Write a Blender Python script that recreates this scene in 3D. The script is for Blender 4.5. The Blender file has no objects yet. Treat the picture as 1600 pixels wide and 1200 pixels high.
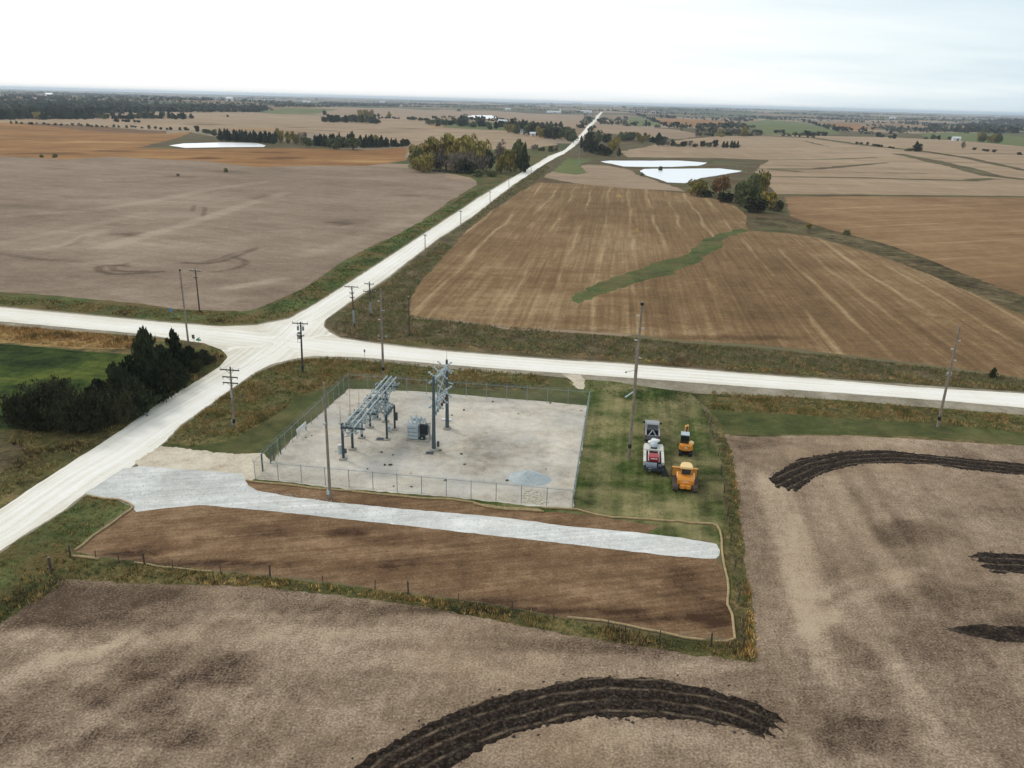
import bpy, math, random
import numpy as np
from mathutils import Vector, Matrix, noise
from mathutils.geometry import delaunay_2d_cdt
random.seed(7); RNG = np.random.default_rng(7)
SC = bpy.context.scene; EXPO = 0.0; HAZE = 7e-5
COL = SC.collection
R = math.radians
# ------------------------------------------------------------------ camera
H = 42.0; F = 1250.0; PITCH = R(19.5); ROLL = R(1.5)
_fw = np.array([0, math.cos(PITCH), -math.sin(PITCH)])
_r0 = np.array([1.0, 0, 0]); _u0 = np.array([0, math.sin(PITCH), math.cos(PITCH)])
_rt = _r0*math.cos(ROLL) + _u0*math.sin(ROLL)
_up = _u0*math.cos(ROLL) - _r0*math.sin(ROLL)
def ray(px, py):
    d = _fw + _rt*((px-800)/F) + _up*((600-py)/F)
    return d/np.linalg.norm(d)
def smooth(a, b, x):
    t = np.clip((x-a)/(b-a), 0, 1); return t*t*(3-2*t)
def h0(x, y):
    D = np.hypot(x, y)
    a = smooth(330, 1000, D); b = smooth(1000, 3500, D)
    return a*(2.2*np.sin(x/170+1.3)*np.sin(y/230+.5) + 1.3*np.sin(x/95-y/150+2)) + b*(10*np.sin(x/700+.4)*np.sin(y/900+1) + 4.5*np.sin(x/380+y/610))
PONDS = []
def hh(x, y):
    z = h0(x, y)
    for cx, cy, r, hc in PONDS:
        w = 1-smooth(r, r*1.7, np.hypot(x-cx, y-cy)); z = z*(1-w)+hc*w
    return z
_TS = np.geomspace(45, 60000, 1500)
def G(px, py):
    """ground point under a pixel of the photograph"""
    d = ray(px, py)
    P = d[None]*_TS[:, None]; z = P[:, 2]+H-hh(P[:, 0], P[:, 1])
    i = np.argmax(z < 0)
    if z[i] >= 0: return (d[0]*25000, d[1]*25000)
    lo, hi = _TS[i-1], _TS[i]
    for _ in range(24):
        m = (lo+hi)/2; p = d*m
        if p[2]+H-float(hh(p[0], p[1])) < 0: hi = m
        else: lo = m
    return (d[0]*hi, d[1]*hi)
def G3(px, py):
    x, y = G(px, py); return Vector((x, y, float(hh(x, y))))
def AT(px, py, z):
    d = ray(px, py); t = (z-H)/d[2]; return Vector((d[0]*t, d[1]*t, z))
def TOP(base, px, py):
    d = ray(px, py); t = base[1]/d[1]; return Vector((d[0]*t, base[1], H+d[2]*t))
def px_size(p):
    """metres per photo pixel at a world point"""
    v = np.array([p[0], p[1], (p[2] if len(p) > 2 else 0)-H]); return float(v@_fw)/F
for (a, b, r) in ((335, 227, 75), (1080, 273, 70), (1020, 256, 75), (752, 183, 260)):
    x, y = G(a, b); PONDS.append((x, y, r, float(h0(x, y))))
TH = math.atan2(945-800, F*math.cos(PITCH))      # heading of the straight gravel road
NV = Vector((math.sin(TH), math.cos(TH), 0)); EV = Vector((math.cos(TH), -math.sin(TH), 0))

cam = bpy.data.cameras.new('camera'); co = bpy.data.objects.new('camera', cam); COL.objects.link(co)
M = Matrix((( _rt[0], _up[0], -_fw[0], 0), (_rt[1], _up[1], -_fw[1], 0), (_rt[2], _up[2], -_fw[2], H), (0, 0, 0, 1)))
co.matrix_world = M; cam.sensor_width = 36; cam.lens = 36*F/1600; cam.clip_start = .5; cam.clip_end = 90000
SC.camera = co

# ------------------------------------------------------------------ helpers
def tag(o, label=None, cat=None, group=None, kind=None):
    if label: o['label'] = label
    if cat: o['category'] = cat
    if group: o['group'] = group
    if kind: o['kind'] = kind
    return o
def empty(name, loc, label, cat, group=None, rz=0):
    o = bpy.data.objects.new(name, None); COL.objects.link(o); o.location = loc; o.rotation_euler = (0, 0, rz)
    o.empty_display_size = .5
    return tag(o, label, cat, group)
def copy_tree(o, parent=None):
    c = o.copy(); COL.objects.link(c)
    if parent: c.parent = parent
    for ch in o.children: copy_tree(ch, c)
    return c
def link(name, me, parent=None, loc=None):
    o = bpy.data.objects.new(name, me); COL.objects.link(o)
    if parent: o.parent = parent
    if loc is not None: o.location = loc
    return o
class MB:
    """collects boxes, bars, tubes; builds ONE mesh object. origin is taken off every vertex."""
    def __init__(s, origin=(0, 0, 0)): s.v = []; s.f = []; s.o = Vector(origin); s.sm = []
    def add(s, vs, fs, smooth_=False):
        n = len(s.v); s.v += [Vector(v)-s.o for v in vs]; s.f += [[i+n for i in f] for f in fs]; s.sm += [smooth_]*len(fs); return s
    def box(s, c, size, rz=0, taper=1.0, tx=0, ty=0):
        hx, hy, hz = size[0]/2, size[1]/2, size[2]/2; cz, sn = math.cos(rz), math.sin(rz); vs = []
        for z, k in ((-hz, 1), (hz, taper)):
            for x, y in ((-hx, -hy), (hx, -hy), (hx, hy), (-hx, hy)):
                X, Y = x*k+(tx if z > 0 else 0), y*k+(ty if z > 0 else 0)
                vs.append((c[0]+X*cz-Y*sn, c[1]+X*sn+Y*cz, c[2]+z))
        return s.add(vs, [(0, 3, 2, 1), (4, 5, 6, 7), (0, 1, 5, 4), (1, 2, 6, 5), (2, 3, 7, 6), (3, 0, 4, 7)])
    def tube(s, a, b, r, r2=None, n=8, caps=True):
        a, b = Vector(a), Vector(b); r2 = r if r2 is None else r2; d = (b-a)
        if d.length < 1e-6: return s
        d.normalize(); u = d.orthogonal().normalized(); w = d.cross(u); vs = []
        for p, q in ((a, r), (b, r2)):
            for i in range(n):
                t = 2*math.pi*i/n; vs.append(p+u*(q*math.cos(t))+w*(q*math.sin(t)))
        fs = [(i, (i+1) % n, n+(i+1) % n, n+i) for i in range(n)]
        s.add(vs, fs, n > 5)
        if caps: s.add([vs[i] for i in range(n)], [tuple(range(n))[::-1]]); s.add([vs[n+i] for i in range(n)], [tuple(range(n))])
        return s
    def bar(s, a, b, w, h=None):
        """square bar from a to b"""
        a, b = Vector(a), Vector(b); h = h or w; d = (b-a).normalized()
        u = d.cross(Vector((0, 0, 1)));  u = u.normalized() if u.length > .05 else Vector((1, 0, 0)); t = u.cross(d)
        vs = [p+u*(x*w/2)+t*(y*h/2) for p in (a, b) for x, y in ((-1, -1), (1, -1), (1, 1), (-1, 1))]
        return s.add(vs, [(0, 3, 2, 1), (4, 5, 6, 7), (0, 1, 5, 4), (1, 2, 6, 5), (2, 3, 7, 6), (3, 0, 4, 7)])
    def path(s, pts, r, n=7):
        rings = []; vs = []
        pts = [Vector(p) for p in pts]
        for i, p in enumerate(pts):
            d = (pts[min(i+1, len(pts)-1)]-pts[max(i-1, 0)]).normalized(); u = d.cross(Vector((0, 0, 1))).normalized(); w = u.cross(d)
            for k in range(n):
                t = 2*math.pi*k/n; vs.append(p+u*(r*math.cos(t))+w*(r*math.sin(t)))
        fs = []
        for i in range(len(pts)-1):
            for k in range(n): fs.append((i*n+k, i*n+(k+1) % n, (i+1)*n+(k+1) % n, (i+1)*n+k))
        fs += [tuple(range(n)), tuple(range((len(pts)-1)*n, len(pts)*n))]
        return s.add(vs, fs, True)
    def prism(s, prof, x0, x1, axis='x'):
        """closed profile (y,z) extruded along x"""
        n = len(prof); vs = [(x0, p[0], p[1]) for p in prof]+[(x1, p[0], p[1]) for p in prof]
        fs = [(i, (i+1) % n, n+(i+1) % n, n+i) for i in range(n)]+[tuple(range(n))[::-1], tuple(range(n, 2*n))]
        return s.add(vs, fs)
    def sphere(s, c, r, n=10, m=6, sz=1):
        vs = []; fs = []
        for j in range(m+1):
            p = math.pi*j/m
            for i in range(n):
                t = 2*math.pi*i/n; vs.append((c[0]+r*math.sin(p)*math.cos(t), c[1]+r*math.sin(p)*math.sin(t), c[2]+r*sz*math.cos(p)))
        for j in range(m):
            for i in range(n): fs.append((j*n+i, (j+1)*n+i, (j+1)*n+(i+1) % n, j*n+(i+1) % n))
        return s.add(vs, fs, True)
    def build(s, name, mat, parent=None, bevel=0, loc=None):
        me = bpy.data.meshes.new(name); me.from_pydata([tuple(v) for v in s.v], [], s.f); me.materials.append(mat)
        for p, k in zip(me.polygons, s.sm): p.use_smooth = k
        me.validate(); o = link(name, me, parent, loc)
        if bevel:
            b = o.modifiers.new('bevel', 'BEVEL'); b.width = bevel; b.segments = 2; b.limit_method = 'ANGLE'; b.angle_limit = R(50)
        return o
def mesh_np(name, V, Fc, mat, cols=None, tint=None):
    me = bpy.data.meshes.new(name); n = len(Fc); k = Fc.shape[1]
    me.vertices.add(len(V)); me.vertices.foreach_set('co', np.asarray(V, np.float32).ravel())
    me.loops.add(n*k); me.loops.foreach_set('vertex_index', np.asarray(Fc, np.int32).ravel())
    me.polygons.add(n); me.polygons.foreach_set('loop_start', np.arange(n, dtype=np.int32)*k)
    me.update(calc_edges=True)
    if cols is not None:
        a = me.attributes.new('tintcol', 'FLOAT_COLOR', 'FACE'); c = np.ones((n, 4), np.float32); c[:, :3] = cols; a.data.foreach_set('color', c.ravel())
    me.materials.append(mat); return me

# ------------------------------------------------------------------ materials
KG = 1.30
def lin(c): c = c/255; return c/12.92 if c <= .04045 else ((c+.055)/1.055)**2.4
def S(r, g, b, k=None): k = k or KG; return tuple(lin(v)/k for v in (r, g, b))+(1,)
class NM:
    def __init__(s, name):
        s.m = bpy.data.materials.new(name); s.m.use_nodes = True; s.t = s.m.node_tree; s.N = s.t.nodes; s.N.clear()
        s.out = s.n('ShaderNodeOutputMaterial'); s.b = s.n('ShaderNodeBsdfPrincipled'); s.l(s.b.outputs[0], s.out.inputs[0])
        s.b.inputs['Roughness'].default_value = .9; s.b.inputs['Specular IOR Level'].default_value = .04
    def n(s, t, **k):
        x = s.N.new(t)
        for a, v in k.items(): setattr(x, a, v)
        return x
    def l(s, a, b): s.t.links.new(a, b)
    def pos(s):
        if not hasattr(s, '_p'): s._p = s.n('ShaderNodeNewGeometry').outputs['Position']
        return s._p
    def mp(s, scale=(1, 1, 1), rz=0, src=None):
        a = s.n('ShaderNodeMapping'); a.vector_type = 'POINT'; s.l(src or s.pos(), a.inputs[0])
        a.inputs['Rotation'].default_value = (0, 0, rz)
        if scale != (1, 1, 1):
            b = s.n('ShaderNodeVectorMath', operation='MULTIPLY'); s.l(a.outputs[0], b.inputs[0]); b.inputs[1].default_value = scale; return b.outputs[0]
        return a.outputs[0]
    def noise(s, size, det=3, rough=.55, vec=None, dist=0):
        x = s.n('ShaderNodeTexNoise'); s.l(vec or s.pos(), x.inputs['Vector']); x.inputs['Scale'].default_value = 1/size
        x.inputs['Detail'].default_value = det; x.inputs['Roughness'].default_value = rough; x.inputs['Distortion'].default_value = dist; return x.outputs[0]
    def math(s, op, a, b=0, c=None, clamp=False):
        x = s.n('ShaderNodeMath', operation=op); x.use_clamp = clamp
        for i, v in enumerate((a, b, c)):
            if v is None: continue
            if isinstance(v, (int, float)): x.inputs[i].default_value = v
            else: s.l(v, x.inputs[i])
        return x.outputs[0]
    def ramp(s, f, stops):
        x = s.n('ShaderNodeValToRGB'); e = x.color_ramp.elements
        while len(e) < len(stops): e.new(.5)
        for q, (p, c) in zip(e, stops): q.position = p; q.color = c
        s.l(f, x.inputs[0]); return x.outputs[0]
    def mix(s, f, a, b, bt='MIX'):
        x = s.n('ShaderNodeMix', data_type='RGBA', blend_type=bt)
        for i, v in ((0, f), (6, a), (7, b)):
            if isinstance(v, (int, float)): x.inputs[i].default_value = v
            elif isinstance(v, tuple): x.inputs[i].default_value = v
            else: s.l(v, x.inputs[i])
        return x.outputs[2]
    def attr(s, nm, out='Fac'): return s.n('ShaderNodeAttribute', attribute_name=nm).outputs[out]
    def bump(s, hgt, dist=.1, st=.6):
        b = s.n('ShaderNodeBump'); b.inputs['Distance'].default_value = dist; b.inputs['Strength'].default_value = st
        s.l(hgt, b.inputs['Height']); s.l(b.outputs[0], s.b.inputs['Normal'])
    def col(s, c):
        if isinstance(c, tuple): s.b.inputs['Base Color'].default_value = c
        else: s.l(c, s.b.inputs['Base Color'])
def plain(name, c, rough=.6, metal=0, var=.12, size=.5, spec=.4):
    m = NM(name); n = m.noise(size, 4)
    lo = tuple(v*(1-var) for v in c[:3])+(1,); hi = tuple(min(1, v*(1+var)) for v in c[:3])+(1,)
    m.col(m.ramp(n, [(.3, lo), (.7, hi)])); m.b.inputs['Roughness'].default_value = rough; m.b.inputs['Metallic'].default_value = metal
    m.b.inputs['Specular IOR Level'].default_value = spec
    return m.m
def ground(name, dark, mid, light, w=(.5, .5, .5, .5), sizes=(60, 9, 1.2, .22), alt=None, altsize=25, altw=.5, streak=None, rows=None, bump=.12, rz=None, cross=None, fine_al=None):
    """layered noise: four sizes of patch; optional directional streaks and pale harvest rows"""
    m = NM(name); v = None
    for wt, sz in zip(w, sizes):
        if wt == 0: continue
        t = m.math('MULTIPLY', m.math('SUBTRACT', m.noise(sz, 4, .6), .5), wt*2.2); v = t if v is None else m.math('ADD', v, t)
    if streak:      # (angle, length, width, weight)
        for (ang, L, W_, wt) in streak:
            vec = m.mp((1/W_, 1/L, 1), ang); t = m.math('MULTIPLY', m.math('SUBTRACT', m.noise(1, 3, .6, vec), .5), wt*2.2); v = m.math('ADD', v, t)
    v = m.math('ADD', v, m.attr('tone'))
    if rows:        # (angle, spacing, width fraction, weight)
        ang, sp, wf, wt = rows
        vec = m.mp((1, 1, 1), ang); sx = m.n('ShaderNodeSeparateXYZ'); m.l(vec, sx.inputs[0])
        u = m.math('ADD', m.math('DIVIDE', sx.outputs[0], sp), m.math('MULTIPLY', m.noise(70, 2), .8))
        fr = m.math('PINGPONG', u, .5); ln = m.math('SUBTRACT', 1, m.math('DIVIDE', fr, wf), clamp=True)
        am = m.math('MULTIPLY', m.math('MULTIPLY', ln, wt), m.ramp(m.noise(1, 3, .6, m.mp((1/6., 1/60., 1), ang)), [(.42, (0, 0, 0, 1)), (.6, (1, 1, 1, 1))]))
        v = m.math('ADD', v, am)
    v = m.math('ADD', v, .5, clamp=True)
    c = m.ramp(v, [(0.08, dark), (.5, mid), (.92, light)])
    if alt: c = m.mix(m.ramp(m.noise(altsize, 5, .62), [(.42, (0, 0, 0, 1)), (.42+.25*altw+.02, (1, 1, 1, 1))]), c, m.mix(v, tuple(x*.6 for x in alt[:3])+(1,), tuple(min(1, x*1.3) for x in alt[:3])+(1,)))
    m.col(c)
    m.bump(m.math('ADD', m.noise(.35, 3, .7), m.math('MULTIPLY', m.noise(2.5, 2), 1.5)), bump, .8)
    return m.m
# ------------------------------------------------------------------ world and light
AZ = R(-48); EL = R(42)
W = bpy.data.worlds.new('World'); SC.world = W; W.use_nodes = True
t = W.node_tree; t.nodes.clear(); nn = t.nodes.new; ll = t.links.new
out = nn('ShaderNodeOutputWorld'); bg = nn('ShaderNodeBackground'); bg.inputs[1].default_value = .1; ll(bg.outputs[0], out.inputs[0])
sky = nn('ShaderNodeTexSky'); sky.sky_type = 'NISHITA'; sky.sun_disc = False; sky.sun_elevation = EL; sky.sun_rotation = AZ; sky.altitude = 300; sky.dust_density = 1.5
tc = nn('ShaderNodeTexCoord'); sep = nn('ShaderNodeSeparateXYZ'); ll(tc.outputs['Generated'], sep.inputs[0])
def wm(op, a, b=0, clamp=False):
    x = nn('ShaderNodeMath'); x.operation = op; x.use_clamp = clamp
    for i, v in enumerate((a, b)):
        if isinstance(v, (int, float)): x.inputs[i].default_value = v
        else: ll(v, x.inputs[i])
    return x.outputs[0]
zz = wm('ADD', wm('MAXIMUM', sep.outputs[2], 0), .10)
cb = nn('ShaderNodeCombineXYZ'); ll(wm('DIVIDE', sep.outputs[0], zz), cb.inputs[0]); ll(wm('DIVIDE', sep.outputs[1], zz), cb.inputs[1])
def wnoise(sc, det, vec, loc=(0, 0, 0)):
    mpn = nn('ShaderNodeMapping'); ll(vec, mpn.inputs[0]); mpn.inputs['Location'].default_value = loc; mpn.inputs['Scale'].default_value = (.7, 1.2, 1)
    x = nn('ShaderNodeTexNoise'); ll(mpn.outputs[0], x.inputs[0]); x.inputs['Scale'].default_value = sc; x.inputs['Detail'].default_value = det; x.inputs['Roughness'].default_value = .5; return x.outputs[0]
n1 = wnoise(.30, 4, cb.outputs[0], (3.1, 1.2, 0)); n2 = wnoise(1.1, 5, cb.outputs[0], (7, 2, 0))
# the overcast is thick and bright towards the sun (left), thinner towards the right
side = wm('MULTIPLY', wm('ADD', wm('MULTIPLY', sep.outputs[0], -.80), .22), 1.0)
cov = wm('ADD', wm('ADD', wm('MULTIPLY', n1, .8), wm('MULTIPLY', n2, .35)), side)
rp = nn('ShaderNodeValToRGB'); ll(cov, rp.inputs[0]); rp.color_ramp.elements[0].position = .22; rp.color_ramp.elements[0].color = (6.5, 8.1, 9.0, 1)
rp.color_ramp.elements[1].position = .78; rp.color_ramp.elements[1].color = (11.5, 11.5, 11.4, 1)
e = rp.color_ramp.elements.new(.5); e.color = (9.0, 10.0, 10.4, 1)
mx = nn('ShaderNodeMix'); mx.data_type = 'RGBA'; mx.inputs[0].default_value = .90; ll(sky.outputs[0], mx.inputs[6]); ll(rp.outputs[0], mx.inputs[7]); ll(mx.outputs[2], bg.inputs[0])
sl = bpy.data.lights.new('sun', 'SUN'); sl.energy = 1.3; sl.angle = R(11); sl.color = (1, .96, .9); so = bpy.data.objects.new('sun', sl); COL.objects.link(so)
sd = Vector((math.sin(AZ)*math.cos(EL), math.cos(AZ)*math.cos(EL), math.sin(EL))); so.rotation_euler = sd.to_track_quat('Z', 'Y').to_euler(); so.location = (0, 0, 200)
SC.view_settings.view_transform = 'Standard'; SC.view_settings.look = 'None'; SC.view_settings.exposure = EXPO; SC.view_settings.gamma = 1

# ------------------------------------------------------------------ ground materials
GM = {}
GM['soy'] = ground('soybean_stubble_soil', S(70, 57, 47), S(141, 121, 102), S(194, 174, 149), w=(.22, .24, .24, .66), sizes=(38, 8, 1.1, .19), streak=[(TH, 60, 4, .12), (TH+.12, 3, .5, .14), (TH+1.25, 2.5, .5, .10)], alt=S(152, 130, 104), altsize=30, altw=1.8, bump=.10)
GM['soyfar'] = ground('harvested_field_soil', S(104, 89, 75), S(145, 127, 109), S(176, 158, 138), w=(.34, .22, .20, .30), sizes=(90, 20, 4, .9), streak=[(TH+1.75, 150, 12, .16), (TH+2.0, 40, 3, .14), (TH+1.35, 60, 5, .10)], bump=.1)
GM['tan'] = ground('pale_stubble_soil', S(124, 104, 82), S(162, 140, 114), S(190, 169, 142), w=(.25, .22, .14, .06), sizes=(260, 50, 8, 1.5), streak=[(TH+1.55, 500, 14, .35)], rows=(TH, 26, .22, .10), bump=.1)
GM['pink'] = ground('pinkish_stubble_soil', S(122, 103, 84), S(158, 137, 114), S(182, 160, 137), w=(.2, .25, .2, .1), sizes=(160, 30, 5, 1), streak=[(TH+1.2, 200, 10, .3)], bump=.1)
GM['corn'] = ground('corn_stubble_soil', S(90, 70, 48), S(132, 106, 75), S(178, 154, 117), w=(.30, .22, .20, .30), sizes=(90, 17, 2.5, .6), streak=[(TH, 120, 1.6, .22), (TH, 30, .7, .24)], rows=(TH, 9.2, .12, .34), bump=.14)
GM['cornr'] = ground('reddish_corn_stubble_soil', S(92, 69, 48), S(142, 112, 80), S(176, 148, 112), w=(.3, .26, .2, .1), sizes=(120, 25, 4, .8), streak=[(TH+1.1, 120, 4, .22)], rows=(TH+1.05, 12, .14, .25), bump=.14)
GM['orange'] = ground('orange_corn_stubble_soil', S(108, 75, 44), S(150, 110, 68), S(186, 148, 98), w=(.3, .3, .12, .1), sizes=(150, 30, 5, 1), streak=[(TH+1.45, 300, 9, .34)], bump=.14)
GM['standcorn'] = ground('standing_corn', S(95, 70, 50), S(122, 95, 70), S(140, 112, 84), w=(.2, .3, .4, .1), sizes=(60, 12, 3, 1), bump=.3)
GM['damp'] = ground('damp_dark_soil', S(36, 30, 26), S(66, 56, 47), S(118, 102, 86), w=(.4, .5, .4, .8), sizes=(20, 4, 1, .25), bump=.15)
def road_mat():
    m = NM('crushed_limestone_road'); a = m.attr('across'); cv = m.n('ShaderNodeCombineXYZ'); m.l(m.math('DIVIDE', a, .55), cv.inputs[0]); m.l(m.math('DIVIDE', m.attr('along'), 30), cv.inputs[1])
    n = m.noise(1, 3, .6, cv.outputs[0]); v = m.math('MULTIPLY', m.math('SUBTRACT', n, .5), .7)
    aa = m.math('ABSOLUTE', a); w = m.math('PINGPONG', m.math('ADD', aa, m.math('MULTIPLY', m.noise(12, 2), .5)), .95); v = m.math('ADD', v, m.math('MULTIPLY', m.math('SUBTRACT', .45, w), .10))
    for sz, wt in ((26, .4), (5, .3), (.8, .25), (.2, .3)): v = m.math('ADD', v, m.math('MULTIPLY', m.math('SUBTRACT', m.noise(sz, 4, .6), .5), wt))
    v = m.math('ADD', m.math('ADD', v, .56), m.math('MULTIPLY', m.math('SUBTRACT', 2.6, aa), .05), clamp=True)
    m.col(m.ramp(v, [(.08, S(190, 178, 156, 1.3)), (.32, S(222, 214, 196, 1.3)), (.6, S(243, 239, 228, 1.28)), (.9, S(255, 254, 250, 1.24))])); m.bump(m.math('ADD', m.noise(.3, 3, .7), n), .04, .7); return m.m
GM['road'] = road_mat()
GM['drive'] = ground('fresh_pale_gravel', S(180, 180, 176, 1.3), S(214, 215, 211, 1.3), S(246, 246, 242, 1.3), w=(.25, .25, .3, .45), sizes=(16, 4, .8, .16), streak=[(-TH-.07-math.pi/2, 30, .45, .42)], alt=S(206, 202, 192), altsize=7, altw=1.8, bump=.07)
GM['apron'] = ground('cream_rubble_gravel', S(156, 142, 120), S(208, 196, 174), S(236, 228, 210), w=(.25, .4, .3, .3), sizes=(14, 3, .7, .2), bump=.1)
GM['pad'] = ground('packed_pad_gravel', S(152, 142, 126), S(202, 193, 176), S(228, 221, 207), w=(.34, .40, .34, .34), sizes=(16, 5, 1.1, .2), alt=S(196, 191, 182), altsize=9, altw=.8, bump=.04)
GM['dirt'] = ground('graded_brown_dirt', S(72, 53, 39), S(124, 98, 73), S(172, 144, 112), w=(.26, .30, .26, .34), sizes=(22, 6, 1.2, .25), streak=[(-TH-.10-math.pi/2, 12, .5, .26), (-TH-.14-math.pi/2, 20, 1.6, .16)], bump=.08)
GM['verge'] = ground('rough_verge_grass', S(56, 54, 36), S(104, 94, 62), S(156, 134, 92), w=(.3, .5, .5, .4), sizes=(20, 5, 1.2, .3), alt=S(92, 98, 56), altsize=7, altw=1.2, bump=.3)
GM['vergeg'] = ground('green_verge_grass', S(40, 50, 27), S(80, 93, 54), S(118, 124, 76), w=(.3, .5, .4, .4), sizes=(25, 6, 1.2, .3), alt=S(112, 98, 64), altsize=10, altw=.6, bump=.25)
GM['bramble'] = ground('dry_weed_bank', S(58, 50, 38), S(102, 90, 68), S(140, 122, 94), w=(.3, .5, .5, .4), sizes=(20, 5, 1.2, .3), alt=S(98, 94, 62), altsize=9, altw=.7, bump=.3)
GM['ditch'] = ground('dark_green_bank', S(62, 62, 42), S(98, 96, 66), S(128, 120, 86), w=(.3, .5, .3, .2), sizes=(50, 14, 3, .8), alt=S(102, 84, 64), altsize=30, altw=.6, bump=.3)
GM['creek'] = ground('overgrown_creek_bank', S(52, 48, 36), S(98, 86, 62), S(136, 120, 90), w=(.4, .6, .5, .4), sizes=(40, 10, 2.5, .7), alt=S(88, 88, 56), altsize=14, altw=1.8, bump=.4)
GM['wway'] = ground('green_waterway_grass', S(54, 64, 38), S(84, 98, 56), S(116, 118, 76), w=(.4, .5, .4, .4), sizes=(25, 6, 1.6, .6), alt=S(112, 100, 68), altsize=10, altw=1.2, bump=.25)
GM['lawn'] = ground('mown_grass', S(44, 56, 26), S(74, 88, 44), S(116, 118, 72), w=(.36, .42, .4, .45), sizes=(18, 5, 1.1, .25), streak=[(TH+.02, 34, 1.3, .55)], alt=S(150, 138, 100), altsize=9, altw=.9, bump=.12)
GM['lawng'] = ground('mown_green_grass', S(52, 60, 34), S(80, 86, 50), S(108, 110, 68), w=(.35, .45, .35, .35), sizes=(18, 6, 1.4, .3), alt=S(106, 100, 66), altsize=9, altw=1.0, bump=.1)
GM['pasture'] = ground('dark_green_pasture', S(26, 38, 14), S(58, 74, 30), S(100, 108, 46), w=(.5, .6, .4, .4), sizes=(30, 8, 1.5, .3), streak=[(TH+1.6, 30, 2, .3)], bump=.1)
GM['meadow'] = ground('far_green_meadow', S(74, 88, 50), S(104, 112, 68), S(134, 132, 86), w=(.3, .3, .2, .1), sizes=(150, 40, 8, 2), bump=.1)
GM['shoulder'] = ground('grey_road_shoulder', S(112, 102, 84), S(150, 142, 124), S(186, 178, 160), w=(.3, .4, .3, .3), sizes=(20, 4, .8, .2), bump=.05)
GM['straw'] = ground('dry_yellow_grass', S(96, 76, 44), S(146, 118, 74), S(186, 158, 106), w=(.3, .5, .4, .4), sizes=(20, 4, 1, .3), bump=.25)
def far_mat():
    m = NM('distant_farmland'); vec = m.mp((1/520., 1/380., 1), TH)
    v = m.n('ShaderNodeTexVoronoi', voronoi_dimensions='2D', distance='CHEBYCHEV'); v.inputs['Scale'].default_value = 1; v.inputs['Randomness'].default_value = .8
    wv = m.n('ShaderNodeVectorMath', operation='ADD'); m.l(vec, wv.inputs[0])
    nz = m.n('ShaderNodeTexNoise'); m.l(m.pos(), nz.inputs[0]); nz.inputs['Scale'].default_value = 1/400.; sc = m.n('ShaderNodeVectorMath', operation='SCALE'); m.l(nz.outputs[1], sc.inputs[0]); sc.inputs['Scale'].default_value = .5; m.l(sc.outputs[0], wv.inputs[1])
    m.l(wv.outputs[0], v.inputs['Vector']); sp = m.n('ShaderNodeSeparateXYZ'); m.l(v.outputs['Color'], sp.inputs[0])
    rp = m.ramp(sp.outputs[0], [(0, S(170, 148, 124)), (.2, S(104, 104, 74)), (.36, S(150, 126, 100)), (.5, S(82, 90, 60)), (.64, S(176, 142, 104)), (.74, S(120, 112, 84)), (.86, S(160, 144, 124)), (.95, S(94, 92, 68))]); 
    for nd in m.N:
        if nd.type == 'VALTORGB': nd.color_ramp.interpolation = 'CONSTANT'
    f = m.noise(90, 4, .65); c = m.mix(m.ramp(f, [(.35, (0, 0, 0, 1)), (.75, (.55, .55, .55, 1))]), rp, S(70, 66, 48))
    m.col(c); return m.m
GM['far'] = far_mat()
def plough_mat():
    m = NM('turned_black_soil'); a = m.attr('across'); n = m.noise(.4, 4, .8)
    fr = m.math('PINGPONG', m.math('ADD', m.math('DIVIDE', a, 1.15), m.math('MULTIPLY', m.noise(3, 3), .5)), .5)
    ln = m.math('MULTIPLY', m.math('SUBTRACT', 1, m.math('DIVIDE', fr, .17), clamp=True), m.ramp(m.noise(1.3, 3, .7), [(.38, (0, 0, 0, 1)), (.62, (.8, .8, .8, 1))]))
    c = m.ramp(n, [(.3, S(22, 18, 15)), (.5, S(46, 38, 32)), (.75, S(96, 82, 69))]); m.col(m.mix(ln, c, S(150, 132, 110)))
    m.bump(m.math('ADD', m.math('MULTIPLY', fr, 1.5), m.noise(.45, 4, .7)), .35, 1); return m.m
GM['plough'] = plough_mat()
def water_mat():
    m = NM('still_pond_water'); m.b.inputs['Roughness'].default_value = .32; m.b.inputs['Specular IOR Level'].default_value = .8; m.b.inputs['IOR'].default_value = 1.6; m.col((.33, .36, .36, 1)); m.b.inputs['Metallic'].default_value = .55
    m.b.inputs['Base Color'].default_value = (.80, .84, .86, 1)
    m.bump(m.noise(1.2, 3), .02, .2); return m.m
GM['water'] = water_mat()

# ------------------------------------------------------------------ ground regions (later ones win)
REG = []
def reg(name, mat, poly, label, cat, jit=.3, group=None, kind='structure'):
    P = []
    for p in poly: P.append((p[1], p[2]) if p[0] == 'w' else G(*p))
    REG.append(dict(name=name, mat=mat, P=P, label=label, cat=cat, jit=jit, group=group, kind=kind)); return REG[-1]
def ribbon(pts, w):
    """polygon round a polyline of photo points, width in metres (number or list)"""
    Q = [Vector(G(*p)) for p in pts]; L_ = []; R_ = []
    for i, q in enumerate(Q):
        d = (Q[min(i+1, len(Q)-1)]-Q[max(i-1, 0)]).normalized(); n = Vector((-d.y, d.x)); ww = (w[i] if isinstance(w, (list, tuple)) else w)/2
        L_.append(q+n*ww); R_.append(q-n*ww)
    return [('w', q.x, q.y) for q in L_+R_[::-1]]

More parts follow.
